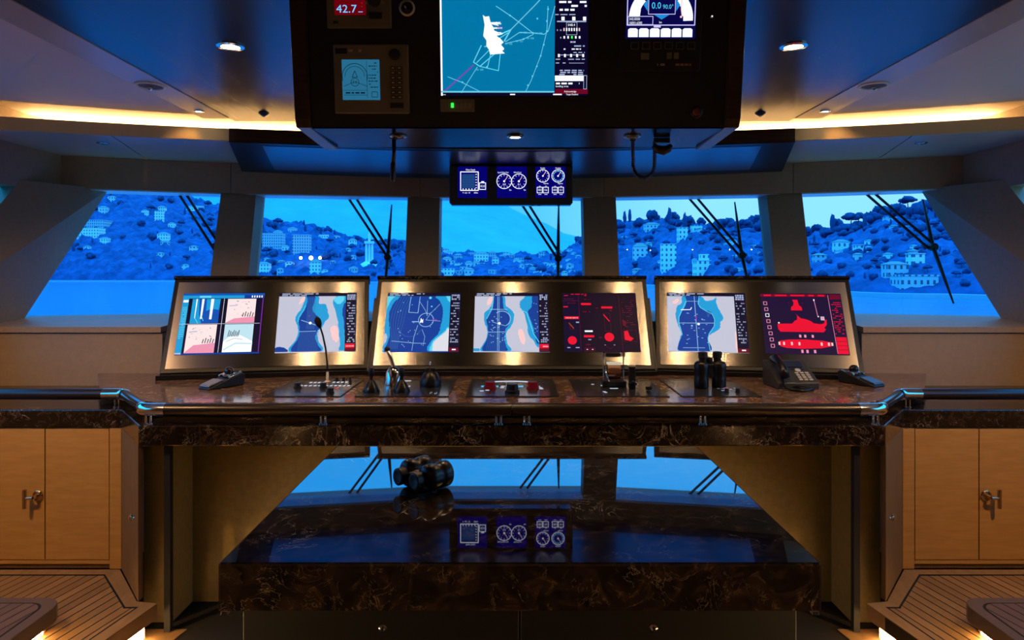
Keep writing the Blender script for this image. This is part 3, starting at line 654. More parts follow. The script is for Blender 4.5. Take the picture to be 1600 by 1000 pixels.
def mimic(c,seed):
    c.rect(0,0,1,1,PURP,0); c.rect(0,.015,.82,.06,REDDIM,1); dashes(c,.01,.02,.80,.055,1,RED,seed,.85,.7); c.rect(.86,.02,.99,.10,REDDIM,1)
    c.poly([(.395,.11),(.46,.11),(.465,.16),(.475,.21),(.50,.23),(.505,.29),(.365,.29),(.375,.23),(.40,.21),(.41,.16)],RED,2); c.rect(.34,.16,.355,.175,REDDIM,2); c.rect(.51,.16,.525,.175,REDDIM,2)
    c.poly([(.185,.60),(.18,.52),(.205,.515),(.36,.51),(.40,.46),(.425,.45),(.435,.38),(.41,.34),(.445,.385),(.475,.42),(.545,.44),(.60,.47),(.62,.50),(.70,.515),(.75,.50),(.76,.44),(.785,.44),(.78,.52),(.745,.57),(.76,.60),(.73,.645),(.21,.645)],RED,2)
    c.circ(.20,.50,.012,WHITE,3); c.rect(.655,.10,.67,.13,WHITE,3); c.line([(.665,.13),(.685,.40)],.007,ROSE,3); c.circ(.69,.39,.010,WHITE,3); c.rect(.715,.39,.76,.45,LAND,3); c.rect(.725,.40,.75,.44,ROSE,4)
    c.poly([(.17,.83),(.19,.79),(.30,.77),(.50,.765),(.70,.78),(.80,.805),(.82,.835),(.79,.87),(.68,.90),(.45,.915),(.26,.905),(.19,.88)],RED,2)
    for u in (.18,.235,.33,.42,.685,.77,.81): c.rect(u-.011,.81,u+.011,.86,PINK,3)
    for u in (.44,.50,.59): c.rect(u-.012,.69,u+.014,.735,ROSE,3); c.rect(u-.008,.93,u+.018,.98,ROSE,3)
    for k in range(8): c.frame(.035+.006*k,.15+k*.10,.075+.006*k,.20+k*.10,.008,ROSE if k!=2 else WHITE,3)
    c.line([(.84,.03),(.86,.98)],.006,ROSE,3); dashes(c,.865,.14,.985,.68,17,RED,seed+3,.55,.35); c.rect(.865,.72,.99,.985,RED,2)
    for k in range(3): c.line([(.87,.79+.065*k),(.985,.79+.065*k)],.006,REDDIM,3)
# ------------------------------------------------------------------ display units on the desk
LEAN=-math.atan2(.32,.577)
def display_unit(name,label,cx,cy,yaw,w,screens,fillers=False):
    o=thing(name,label,'display console',(cx,cy,ZK),yaw)
    xf=Matrix.Translation((0,0,.032))@Matrix.Rotation(LEAN,4,'X')
    h=w/2
    MB().box(-h,h,.0,.055,.0,.662).build('frame',BLACK_SATIN,o,xf=xf,bevel=.004)
    MB().box(-h+.028,h-.028,-.005,.002,.026,.638).build('steel_panel',STEEL,o,xf=xf,uv=True,bevel=.0015)
    MB().box(-h-.006,h+.006,-.012,.085,.663,.683).build('marble_cap',MARBLE_EDGE,o,xf=xf,bevel=.003)
    MB().box(-h,h,-.075,.20,.0,.028).build('plinth',BLACK,o)
    MB().extr([(.06,.030),(.22,.030),(.40,.50),(.37,.56)],-h+.03,h-.03).build('rear_housing',BLACK_MATT,o)
    for x0,x1,fn,seed,lab in screens:
        c=Canvas(x0,x1,.117,.552,-.0062); fn(c,seed)
        s=c.build('screen',c.mats,o,xf=xf); s['label']=lab
    if fillers:
        for q in (-1,1):
            x0,x1=sorted((q*(h+.003),q*(h+.020))); MB().box(x0,x1,.03,.06,0,.53).build('filler_strip',BLACK_SATIN,o,xf=xf)
    return o
display_unit('display_console','two-screen display console nearest the left wall',-1.560,4.336,rad(10.5),1.262,[(-.56,-.052,cctv,3,'screen with four camera views'),(.042,.55,chart_a,5,'screen with a lilac and blue chart')])
display_unit('display_console','three-screen display console in the middle of the desk',0,4.4,0,1.85,[(-.846,-.348,chart_b,8,'screen with a deep blue chart'),(-.252,.248,lambda c,s:chart_c(c,s,1),13,'screen with a pale chart and blue strait'),(.342,.842,alarm,17,'dark screen with red gauges')],True)
display_unit('display_console','two-screen display console nearest the right wall',1.560,4.336,rad(-10.5),1.262,[(-.553,-.041,chart_c,21,'screen with a round blue bay chart'),(.057,.562,mimic,26,'dark screen with red ship outline')])
# ================================================================== THINGS ON THE DESK
FLAT=Matrix.Rotation(-math.pi/2,4,'X')
PLATE=mat('control_plate',(.030,.031,.036),.16,ior=1.7)
KEYW=emi('lit_key',(220,228,255),.75); KEYC=emi('lit_cyan',(80,190,240),.8); KEYR=emi('lit_red_knob',(120,10,20),.35)
def plate(name,label,x0,x1,y0=3.60,y1=4.18):
    o=thing(name,label,'control panel',((x0+x1)/2,(y0+y1)/2,ZK))
    w,d=(x1-x0)/2,(y1-y0)/2
    MB().box(-w,w,-d,d,.0,.006).build('plate',PLATE,o,bevel=.002)
    return o,w,d
def marks(o,w,d):
    return Canvas(-w,w,-d,d,-.0062)
def knob(o,x,y,r,h,m,name='knob'):
    return MB().lathe([(r,0),(r,h*.3),(r*.82,h*.35),(r*.78,h),(r*.3,h*1.02)],18,c=(x,y,.006)).build(name,m,o,smooth=35)
def stick(o,x,y,s=1.0):
    """small joystick: round boot with a stalk"""
    b=MB().lathe([(.045*s,0),(.045*s,.012*s),(.036*s,.03*s),(.024*s,.05*s),(.012*s,.066*s)],20,c=(x,y,.006)).build('joystick',RUBBER,o,smooth=40)
    MB().lathe([(.009*s,.06*s),(.010*s,.085*s),(.016*s,.095*s),(.016*s,.128*s),(.010*s,.135*s)],14,c=(x,y,.006)).build('stalk',BLACK_SATIN,b,smooth=40)
# plate 1: talk-back panel with gooseneck microphone
o,w,d=plate('control_panel','desk control panel at the foot of the gooseneck microphone',-1.32,-.905)
c=marks(o,w,d)
for k in range(4): c.rect(.30+.06*k,.22,.335+.06*k,.28,KEYW,2)
for k in range(4): c.rect(.62+.06*k,.20,.655+.06*k,.26,KEYW,2)
for k in range(6): c.rect(.24+.065*k,.42,.28+.065*k,.47,KEYW,2); c.rect(.60+.06*k,.42,.635+.06*k,.47,KEYW,2)
c.circ(.80,.58,.02,RED,2); c.build('panel_markings',c.mats,o,xf=FLAT)
for x,y in ((-.10,-.03),(.045,-.03),(.13,-.20)): knob(o,x,y,.022,.028,BLACK_SATIN)
for x in (.06,.10,.14): knob(o,x,.21,.010,.022,BLACK_SATIN,'switch')
mc=thing('gooseneck_microphone','thin black gooseneck microphone in front of the lilac chart screen','microphone',(-1.10,4.07,ZK+.006))
MB().lathe([(.016,0),(.016,.004),(.008,.008),(.008,.055),(.006,.06)],16).build('base',CREAM,mc,smooth=35)
gp=[(0,0,.055),(-.002,0,.12),(-.01,-.005,.20),(-.025,-.012,.28),(-.04,-.022,.335)]
MB().tube(gp,.0055,10).build('gooseneck',RUBBER,mc,smooth=True)
MB().tube([(-.039,-.021,.325),(-.044,-.026,.345),(-.050,-.033,.368),(-.053,-.037,.382),(-.0545,-.039,.388)],[.008,.018,.020,.013,.003],14).build('windshield',BLACK_MATT,mc,smooth=True)
# plate 2: thrusters and throttle
o,w,d=plate('control_panel','desk control panel with two joysticks and a chrome throttle lever',-.828,-.335)
c=marks(o,w,d)
c.rect(.30,.12,.45,.16,KEYW,2); c.rect(.48,.45,.50,.50,KEYW,2); dashes(c,.78,.80,.86,.9,2,TXT,4,.7,.4,2); c.build('panel_markings',c.mats,o,xf=FLAT)
stick(o,-.185,-.17,1.0); stick(o,-.022,-.16,1.0)
th=MB().lathe([(.058,0),(.058,.018),(.050,.04),(.046,.075),(.030,.10),(.010,.112)],24,c=(-.10,.05,.006)).build('throttle_base',CHROME,o,smooth=40)
MB().tube([(-.10,.05,.10),(-.115,.06,.15),(-.14,.07,.205)],[.013,.011,.010],14).build('lever',CHROME,th,smooth=40)
MB().ball((-.142,.071,.212),(.018,.018,.016)).build('grip',BLACK_SATIN,th,smooth=True)
tb=MB().lathe([(.062,0),(.062,.02),(.054,.045),(.040,.075),(.012,.09)],22,c=(.115,.02,.006)).build('azimuth_control',RUBBER,o,smooth=40)
MB().box(.085,.145,.012,.028,.08,.112).build('grip',BLACK_SATIN,tb,bevel=.006)
MB().tube([(.115,.0,.09),(.115,-.01,.13),(.118,-.012,.15)],.005,10).build('pointer',CHROME,tb,smooth=True)
# plate 3: rudder panel with lit arc
o,w,d=plate('control_panel','middle desk control panel with a lit arc scale and three knobs',-.245,.248)
c=marks(o,w,d)
c.arc(.48,.62,.45,.055,KEYW,2,62,118,12); c.rect(.13,.13,.27,.20,BLACK_MATT,2); c.rect(.74,.13,.88,.20,BLACK_MATT,2)
c.rect(.43,.43,.56,.51,KEYW,2)
for a in (.14,.28,.57,.72): c.rect(a,.44,a+.058,.53,KEYC,2)
for u,v in ((.39,.48),(.385,.56),(.16,.74),(.22,.70),(.80,.48),(.82,.56),(.83,.62)): c.circ(u,v,.022,KEYW,2,10)
c.build('panel_markings',c.mats,o,xf=FLAT)
knob(o,-.125,-.04,.036,.035,KEYR); knob(o,.115,-.04,.036,.035,KEYR); knob(o,.0,-.20,.040,.05,BLACK_SATIN)
# plate 4: engine telegraph
o,w,d=plate('control_panel','bare dark desk control panel under the twin-post engine telegraph',.342,.832)
c=marks(o,w,d)
c.rect(.14,.12,.27,.17,BLACK_MATT,2); c.rect(.30,.12,.44,.17,BLACK_MATT,2); c.rect(.72,.12,.86,.17,BLACK_MATT,2)
for u,v in ((.26,.36),(.37,.42),(.36,.44),(.44,.60),(.47,.60),(.50,.60),(.66,.58),(.70,.58),(.72,.42),(.71,.40),(.78,.36),(.34,.82),(.33,.78)): c.circ(u,v,.017,KEYW,2,10)
c.build('panel_markings',c.mats,o,xf=FLAT)
tg_=thing('engine_telegraph','upright engine telegraph with two chrome posts beneath the red screen','telegraph',(.583,3.92,ZK+.006))
MB().box(-.068,.068,-.05,.05,0,.035).build('base',BLACK_SATIN,tg_,bevel=.006)
for q in (-1,1):
    MB().lathe([(.005,.03),(.005,.165),(.013,.168),(.013,.19),(.009,.194)],14,c=(q*.056,0,0)).build('post',CHROME,tg_,smooth=35)
MB().box(-.043,.043,.0,.045,.165,.188).build('crossbar',BLACK_SATIN,tg_,bevel=.004)
MB().lathe([(.044,-.036),(.044,.036)],24,'x',(-.0,.0,.083)).build('drum',mat('copper_drum',(.50,.22,.12),.25,.8),tg_,smooth=35)
MB().box(-.040,.040,-.046,.012,.126,.137).build('lit_window',emi('telegraph_glow',(225,215,190),.7),tg_,bevel=.003)
MB().tube([(-.052,-.04,.10),(-.045,-.055,.06),(-.035,-.06,.035)],.005,10).build('handle',CHROME,tg_,smooth=True)
ra=thing('handheld_radio','small black upright radio with white cap beside the engine telegraph','radio',(.672,3.82,ZK+.006))
MB().box(-.018,.018,-.014,.014,0,.125).build('body',BLACK_SATIN,ra,bevel=.004)
MB().box(-.017,.017,-.013,.013,.1255,.135).build('cap',CREAM,ra,bevel=.002)
MB().tube([(-.022,-.02,.03),(0,-.03,.045),(.022,-.02,.03)],.007,8).build('clip',BLACK_SATIN,ra,smooth=True)
sw=thing('key_switch','tiny black key switch near the right end of the bare control panel','switch',(.745,3.72,ZK+.006))
MB().lathe([(.014,0),(.014,.008),(.006,.010),(.006,.016)],14).build('barrel',BLACK_SATIN,sw,smooth=35)
MB().box(-.018,.018,-.004,.004,.014,.030).build('key',BLACK_SATIN,sw,bevel=.002)
# plate 5
o,w,d=plate('control_panel','desk control panel partly covered by the upright binoculars',.90,1.32)
c=marks(o,w,d); dashes(c,.6,.55,.85,.75,3,TXT,9,.3,.3,2); c.circ(.74,.58,.014,RED,2); c.build('panel_markings',c.mats,o,xf=FLAT)
for x in (.06,.12): knob(o,x,-.17,.014,.02,BLACK_SATIN)
# binoculars
def binoculars(label,loc,rot,sc=1.0):
    o=thing('binoculars',label,'binoculars',loc); o.rotation_euler=rot; o.scale=sc if isinstance(sc,tuple) else (sc,)*3
    for q in (-1,1):
        x=q*.052
        b=MB().lathe([(.038,0),(.040,.004),(.040,.05),(.037,.058),(.038,.08),(.041,.098),(.041,.130),(.034,.142),(.022,.148)],24,c=(x,0,0)).build('barrel',RUBBER,o,smooth=40)
        MB().lathe([(.034,.001),(.030,-.001),(.005,-.0015)],20,c=(x,0,0)).build('lens',BLACK,b,smooth=True)
        MB().lathe([(.021,.140),(.022,.165),(.026,.168),(.026,.198),(.020,.201),(.008,.198)],20,c=(x*.82,.0,0)).build('eyepiece',BLACK_SATIN,b,smooth=40)
    MB().box(-.03,.03,-.016,.016,.055,.135).build('bridge',RUBBER,o,bevel=.008,seg=3)
    MB().lathe([(.015,.136),(.017,.14),(.017,.165),(.014,.17)],18).build('focus_wheel',BLACK_SATIN,o,smooth=40)
    return o
binoculars('black binoculars standing on end on the desk before the blue bay chart',(1.12,3.86,ZK+.0085),(0,0,rad(8)),1.0)
binoculars('black binoculars lying on the glossy marble island table',(-.235,2.13,ZK+.0425),(rad(90),0,rad(-40)),(.85,1.0,.64))
# trackball pointers and telephone
def pointer(label,x,y,rz,shell):
    o=thing('trackball_controller',label,'controller',(x,y,ZK),rz)
    MB().extr([(-.13,.0),(.10,.0),(.11,.065),(.085,.075),(-.125,.014)],-.052,.052).build('body',BLACK_SATIN,o,bevel=.012,seg=3)
    MB().extr([(-.125,.016),(-.03,.040),(-.035,.050),(-.12,.026)],-.045,.045).build('palm_rest',shell,o,bevel=.006,seg=3)
    MB().lathe([(.036,0),(.036,.010),(.026,.016)],20,c=(0,.035,.058)).build('collar',CHROME,o,smooth=35)
    MB().ball((0,.035,.083),.027).build('trackball',BLACK,o,smooth=True)
    for q in (-1,1): MB().extr([(.0,.052),(.085,.074),(.083,.086),(.0,.062)],q*.047-.006,q*.047+.006).build('side_grip',CHROME,o,bevel=.003)
    return o
GREYSH=mat('grey_shell',(.16,.17,.20),.3); BLUESH=mat('dark_blue_shell',(.05,.06,.10),.25)
pointer('grey trackball controller on the counter left of the microphone panel',-1.66,3.93,rad(-32),GREYSH)
pointer('dark trackball controller on the counter right of the telephone',2.045,4.02,rad(28),BLUESH)
ph=thing('desk_telephone','dark grey corded desk telephone in front of the red ship screen','telephone',(1.615,3.95,ZK),rad(2))
PHM=mat('phone_grey',(.035,.036,.038),.38)
MB().extr([(-.10,0),(.12,0),(.12,.135),(.10,.14),(-.10,.035)],-.12,.12).build('body',PHM,ph,bevel=.008,seg=3)
tl=Matrix.Translation((0,-.10,.035))@Matrix.Rotation(math.atan2(.105,.20),4,'X')
c=Canvas(-.025,.09,.165,.205,0)
MB().box(-.02,.085,.150,.205,-.0,.006)
def on_slope(mb): return mb
sl=MB().box(-.022,.082,.145,.205,.0015,.005).build('display',mat('phone_display',(.02,.03,.06),.12),ph,xf=tl)
ks=MB()
KEYM=mat('phone_keys',(.45,.45,.44),.4)
for r in range(4):
    for q in range(3):
        MB().box(.012+.029*q,.032+.029*q,.018+.021*r,.032+.021*r,.001,.006).build('key',KEYM,ph,xf=tl)
for q in range(5): MB().box(-.018+.021*q,-.004+.021*q,.126,.136,.001,.005).build('soft_key',PHM,ph,xf=tl)
MB().lathe([(.016,0),(.016,.006),(.006,.007)],18,c=(.038,.113,.001)).build('navigation_key',KEYM,ph,xf=tl,smooth=35)
hs=MB().tube([(-.075,.20,.022),(-.075,.185,.040),(-.075,.12,.052),(-.075,.055,.046),(-.075,.02,.026)],[.024,.027,.020,.026,.024],14).build('handset',RUBBER,ph,xf=tl,smooth=True)
MB().tube([(-.085,-.07,.05),(-.10,-.13,.020),(-.075,-.185,.010),(-.02,-.20,.009),(.045,-.175,.009),(.03,-.13,.009),(-.03,-.105,.012)],.0085,10).build('cord',RUBBER,ph,smooth=True)
# ================================================================== ISLAND TABLE
tb=thing('chart_table','large glossy dark marble island table in front of the helm desk','table',(.018,2.06,-.16))
MB().box(-.667,.703,1.546,2.587,ZK-.11,ZK).build('marble_top',MARBLE,tb,world=True,bevel=.006)
MB().box(-.63,.666,1.60,2.53,-.16,ZK-.112).build('cabinet',BLACK_SATIN,tb,world=True)
for x0,x1,kx in ((-.626,.016,-.30),(.020,.662,.328)):
    dr=MB().box(x0,x1,1.588,1.60,ZK-.40,ZK-.118).build('drawer',BLACK_SATIN,tb,world=True,bevel=.002)
    lk=MB().lathe([(.010,0),(.010,.004),(.006,.006),(.003,.012)],14,'y',(kx,1.588,ZK-.168)).build('lock',CHROME,dr,smooth=35); lk.location=-Vector(tb.location)
for x in (-.655,.691): MB().box(x-.008,x+.008,1.552,1.568,ZK-.122,ZK-.1105).build('corner_foot',CHROME,tb,world=True,bevel=.002)
# ================================================================== OVERHEAD CONSOLE
OX,OD,OZ=.021,2.50,2.1275; K=2.5/3; TILT=rad(8)
oc=thing('overhead_console','black overhead console hanging from the ceiling above the helm','overhead console',(OX,OD,OZ))
RT=Matrix.Rotation(TILT,4,'X')
top=ZC-OZ-.001
for s in (-1,1):
    x0,x1=sorted((s*.81,s*.755))
    m=MB().extr([(-.022,.030),(-.006,.0),(.386,-.012),(.386,top),(-.105,top)],x0,x1)
    m.build('cheek',WALNUT,oc,bevel=.004)
MB().box(-.754,.754,0,.02,.004,top/math.cos(TILT)-.03).build('front_panel',BLACK_SATIN,oc,xf=RT)
MB().box(-.754,.754,.012,.386,.0,.018).build('underside_panel',mat('satin_underside',(.004,.004,.007),.22,ior=1.09),oc)
MB().box(-.754,.754,.372,.386,.019,top).build('rear_panel',BLACK_SATIN,oc)
def dev(name,label,cat,u,w):
    """a device let into the tilted console face; u,w from its foot"""
    o=thing(name,label,cat,(0,0,0)); p=RT@Vector((u*K,-.001,w*K)); o.location=p+Vector((OX,OD,OZ)); o.rotation_euler=(TILT,0,0); return o
BEZEL=mat('display_bezel',(.16,.135,.085),.45)
# big plotter display
o=dev('chart_display','large overhead display showing a teal radar plot and text column','display',-.016,.137)
w0,w1,h=-.318*K,.318*K,.44*K
MB().box(w0-.012,w1+.012,-.006,.0,-.012,h).build('bezel',BLACK_SATIN,o,bevel=.002)
c=Canvas(w0,w1,.0,h,-.0068)
UV=lambda x,y:(lambda L:((x-L)/(917-L+ (917-917)),(y+26)/173))(686+ (y/143)*4)
def uv(x,y):
    L=686+4*y/143; Rr=921-4*y/143
    return ((x-L)/(Rr-L),(y+26)/171)
R2=lambda a,b,mt,l: c.poly([uv(a[0],a[1]),uv(b[0],a[1]),uv(b[0],b[1]),uv(a[0],b[1])],mt,l)
L2=lambda pts,w_,mt,l=2: c.line([uv(*p) for p in pts],w_,mt,l)
c.rect(0,0,1,1,NAVY,0); c.poly([(0.012,0),(.775,0),(.775,.96),(.012,.96)],TEAL,1); c.rect(0,0,.012,1,WHITE,1); c.rect(0,.955,.775,.97,LTEAL,2)
L2([(695,138),(740,95)],.010,MAGENTA); L2([(798,38),(835,0),(850,-16)],.009,LTEAL); L2([(775,0),(800,17),(833,43)],.007,LTEAL); L2([(790,57),(812,42),(833,43),(851,45),(857,40),(868,0)],.007,LTEAL)
L2([(790,60),(818,53),(834,45)],.006,LTEAL); L2([(857,0),(855,40),(845,80),(830,120),(821,139)],.006,LTEAL); L2([(700,114),(722,123),(752,139)],.006,LTEAL); L2([(722,139),(746,98)],.006,LTEAL)
L2([(752,63),(740,90),(750,97),(776,74)],.010,SHAL2); L2([(757,65),(762,64)],.010,SHAL2); L2([(745,91),(765,70)],.008,SHAL2); L2([(750,97),(779,104),(782,76)],.008,SHAL2); L2([(762,98),(768,72)],.008,SHAL2)
L2([(770,50),(798,38),(788,56)],.013,SHAL2); L2([(775,55),(795,42)],.008,SHAL2)
cl_=[(754,14),(758,17),(764,16),(767,28),(771,34),(772,39),(779,42),(776,48),(782,52),(787,58),(783,62),(788,68),(785,72),(789,76),(766,78),(764,70),(760,64),(760,55),(755,48),(756,38),(757,30)]
c.poly([uv(*p) for p in cl_],WHITE,4)
r=random.Random(3)
for i in range(26):
    a=(770+r.uniform(-8,6),45+r.uniform(-20,26)); L2([a,(a[0]+r.uniform(4,14),a[1]+r.uniform(-3,3))],.008,WHITE,4)
for p in ((797,15),(840,20),(833,43),(818,53),(855,40),(850,62),(845,80),(839,97),(832,113),(825,128),(723,123),(722,139),(761,98),(855,24),(857,5)): 
    q=uv(*p); c.circ(q[0],q[1],.009,SHAL2,4,8)
for s_,x,y in (('W 103',812,44),('W 104',836,45),('W 106',823,53),('W 101',806,58),('W 102',789,62),('W 100',744,104)): q=uv(x,y); c.text(s_,q[0],q[1],.018,SHAL2,4)
q=uv(777,38); c.text('PC',q[0],q[1],.03,MAGENTA,5); 
def col(y0,y1,rows,seed,mt=TXT,x0=868,x1=914,fill=.7,h_=.5):
    a=uv(x0,y0); b_=uv(x1,y1); dashes(c,a[0],a[1],b_[0],b_[1],rows,mt,seed,fill,h_,3)
col(-22,9,5,31,WHITE,874,918); col(12,15,1,32,fill=.5); R2((871,23.5),(917,25.5),TXT,3)
for k in range(3): R2((878+17*k,17),(883+17*k,23),WHITE,3)
q=uv(888,32); c.text('048.4',q[0],q[1],.022,WHITE,4); c.frame(*uv(886,26),*uv(902,46),.004,TXT,3)
for k in range(7): R2((881+4*k,35),(883+4*k,40),PINK if k in (0,6) else WHITE,4)
for k in range(5): R2((881+6*k,48),(883.5+6*k,52),GREEN if k==2 else WHITE,4)
col(36,41,1,33,x1=878); col(48,53,1,34,x1=878); col(55,60,1,35,x0=887,x1=902); col(62,66,1,36); col(67,71,1,37,WHITE,880,908)
for k in range(5): R2((872+9.5*k,77),(875+9.5*k,82),WHITE,4)
R2((872,78),(911,79),TXT,3); col(73,76,1,38,fill=.5); col(84,87,1,39,fill=.5); col(90,93,1,40,x1=890); R2((890,91.3),(913,92),TXT,3); col(102,112,3,41,TXT,874,912,.8,.6)
R2((867,112),(912,121),WHITE,3)
col(123,127,1,51,WHITE,868,905,.95,.7); q=uv(868,131); c.text('landing area',q[0],q[1],.018,WHITE,4)
c.frame(*uv(912,112),*uv(916,134),.005,TXT,4); R2((867,134),(918,142),REDDIM,2); q=uv(881,139.5); c.text('Acknowledge',q[0],q[1],.017,WHITE,4,.9)
col(141.5,144.5,1,52,WHITE,792,880,.9,.7); q=uv(884,144.2); c.text('Target Disabled',q[0],q[1],.016,WHITE,4,.8); q=uv(690,144.2); c.text('None',q[0],q[1],.014,WHITE,4)
c.build('screen',c.mats,o)
# key strip below it
o=dev('key_strip','small strip of lit keys directly below the large overhead display','keypad',-.263,.069)
MB().box(-.075*K,.075*K,-.006,0,0,.054*K).build('body',BEZEL,o,bevel=.002)
for k,x in enumerate((-.045,-.022,0,.018,.036,.054)):
    if k==1: MB().box((x-.006)*K,(x+.006)*K,-.010,-.006,.017*K,.037*K).build('indicator',GREEN,o)
    else: MB().box((x-.007)*K,(x+.007)*K,-.010,-.006,.016*K,.038*K).build('key',mat('strip_key_%d'%k,(.24,.20,.15),.4),o,bevel=.001)
# depth display
o=dev('depth_display','overhead instrument with red screen reading 42.7','display',-.68,.419)
MB().box(-.138*K,.138*K,-.012,0,0,.138*K).build('bezel',BEZEL,o,bevel=.004)
c=Canvas(-.104*K,.031*K,.053*K,.125*K,-.0125); c.rect(0,0,1,1,REDSC,0); c.text('42.7',.06,.86,.44,BLUETX,2,1.12); c.rect(.76,.80,.90,.84,BLUETX,2); c.rect(.86,.3,.89,.34,ORANGE,2); c.rect(.86,.5,.89,.54,ORANGE,2); c.build('screen',c.mats,o)
MB().lathe([(.024,0),(.024,.010),(.018,.014)],20,'y',(.068*K,-.012,.115*K)).build('knob',BLACK_SATIN,o,smooth=35)
MB().box(.043*K,.100*K,-.019,-.012,.036*K,.062*K).build('power_key',BLACK_SATIN,o,bevel=.006,seg=3)
MB().box(-.110*K,-.090*K,-.014,-.012,.018*K,.030*K).build('badge',BLACK_SATIN,o)
for q in (-1,1): MB().extry([(.068*K-.024*q-.012,.100*K),(.068*K-.024*q+.012,.100*K),(.068*K-.024*q,.130*K)],-.015,-.012).build('arrow_key',mat('arrow_key_%d'%q,(.30,.25,.11),.4),o)
o=dev('dial_ring','pale-rimmed black round dial right of the red depth display','dial',-.475,.504)
MB().lathe([(.0285,0),(.0285,.006),(.0235,.010),(.0225,.003)],28,'y').build('rim',mat('dial_rim',(.5,.45,.36),.35,.4),o,smooth=35)
MB().lathe([(.0222,.0),(.021,.003),(.004,.004)],24,'y').build('face',BLACK,o,smooth=35); MB().tube([(-.008,-.007,.006),(-.003,-.007,-.002)],.0022,8).build('pointer',CREAM,o)
# pilot unit
o=dev('autopilot_unit','overhead instrument with blue square screen and a keypad column','autopilot',-.634,.060)
MB().box(-.162*K,.162*K,-.014,0,0,.293*K).build('bezel',BEZEL,o,bevel=.005)
c=Canvas(-.126*K,.037*K,.058*K,.228*K,-.0145); c.rect(0,0,1,1,LCD,0)
c.arc(.34,.42,.32,.014,LCDK,2,-20,200); c.arc(.34,.42,.25,.010,LCDK,2,0,180); c.line([(.34,.28),(.27,.44),(.41,.44)],.014,LCDK,2,True); c.arc(.34,.56,.10,.012,LCDK,2); c.line([(.05,.66),(.3,.56)],.01,LCDK,2); c.line([(.38,.56),(.66,.66)],.01,LCDK,2)
c.text('34',.27,.60,.08,LCDK,3); c.line([(.66,.03),(.66,.95)],.008,LCDK,2); c.line([(.04,.76),(.66,.76)],.008,LCDK,2); c.line([(.04,.88),(.66,.88)],.008,LCDK,2); dashes(c,.70,.05,.96,.72,9,LCDK,5,.6,.3,2); dashes(c,.06,.79,.6,.86,1,LCDK,6,.7,.5,2); c.frame(.78,.8,.93,.93,.012,LCDK,2)
c.build('screen',c.mats,o)
lg=Canvas(-.152*K,-.02*K,.252*K,.28*K,-.0146); lg.rect(0,0,.38,1,BLACK_MATT,0); lg.rect(0,0,.38,.18,BEZEL,1)
PALEINK=mat('printed_lettering',(.45,.38,.27),.5)
dashes(lg,.42,.3,.98,.8,1,PALEINK,53,.85,.8,2); lg.build('name_plate',lg.mats,o)
MB().lathe([(.020,0),(.020,.006),(.015,.009)],20,'y',(.104*K,-.014,.248*K)).build('direction_pad',BLACK_SATIN,o,smooth=35)
KEYD=mat('pilot_key',(.035,.030,.024),.4)
for r_ in range(7):
    for q in range(2):
        k=MB().box((.084+.028*q)*K,(.106+.028*q)*K,-.018,-.014,(.062+.0205*r_)*K,(.076+.0205*r_)*K).build('key',KEYD,o,bevel=.0015)
        MB().box((.089+.028*q)*K,(.101+.028*q)*K,-.0186,-.018,(.066+.0205*r_)*K,(.072+.0205*r_)*K).build('key_legend',PALEINK,k)
MB().box(.080*K,.138*K,-.019,-.014,.022*K,.046*K).build('power_key',BLACK_SATIN,o,bevel=.006,seg=3)
# engine display on the right
o=dev('engine_display','overhead instrument with a blue gauge screen above six white soft keys','display',.612,.240)
MB().box(-.178*K,.178*K,-.010,0,0,.330*K).build('bezel',BLACK_SATIN,o,bevel=.004)
c=Canvas(-.150*K,.150*K,.135*K,.322*K,-.0105)
BS=emi('engine_blue',(10,8,86),.7); MIDB=emi('engine_mid_blue',(30,140,220),1.0); VIOL=emi('engine_frame',(206,200,255),1.0)
c.rect(0,0,1,1,BS,0); c.frame(.02,-.0,.985,.70,.022,VIOL,2)
c.arc(.5,.55,.62,.22,WHITE,2,140,180,10); c.arc(.5,.55,.62,.22,WHITE,2,0,40,10); c.poly([(.065,.35),(.21,.35),(.20,.50),(.05,.50)],WHITE,2); c.poly([(.79,.35),(.93,.35),(.935,.50),(.80,.50)],WHITE,2); c.line([(.79,.1),(.785,.35),(.80,.50)],.02,PINK,3); c.circ(.785,.52,.025,PINK,4)
c.frame(.32,.05,.70,.46,.014,VIOL,3); c.rect(.325,.06,.695,.45,BS,3); c.text('0.0',.36,.34,.14,CYAN,5,.9); c.text('90.0\u00b0',.52,.345,.095,CYAN,5,.85)
c.poly([(.31,.12),(.31,.40),(.25,.26)],MIDB,3); c.poly([(.71,.12),(.71,.40),(.77,.26)],MIDB,3); c.poly([(.40,.47),(.62,.47),(.51,.58)],MIDB,3); c.text('kn',.475,.66,.045,WHITE,4)
c.frame(.03,.51,.385,.69,.014,VIOL,4); c.rect(.035,.52,.38,.69,BS,4); c.text('343.0000',.045,.595,.055,WHITE,5,.85); c.text('16001.6300',.045,.68,.055,WHITE,5,.8); c.rect(.40,.70,.50,.755,VIOL,4)
for k in range(6):
    a=.035+.156*k; c.poly([(a,.965),(a,.80),(a+.025,.77),(a+.115,.77),(a+.14,.80),(a+.14,.965)],WHITE,3)
c.build('screen',c.mats,o)
KF=mat('soft_key_outline',(.17,.14,.10),.4)
for k in range(6):
    x=-.128+.0485*k
    kk=MB().box(x*K,(x+.037)*K,-.014,-.010,.088*K,.122*K).build('soft_key',BLACK_SATIN,o,bevel=.004,seg=3)
    f=Canvas(x*K,(x+.037)*K,.088*K,.122*K,-.0145); f.frame(.08,.1,.92,.9,.06,KF,1); f.build('key_outline',f.mats,kk)
MB().box(-.082*K,-.046*K,-.013,-.010,.048*K,.076*K).build('menu_key',KF,o,bevel=.003)
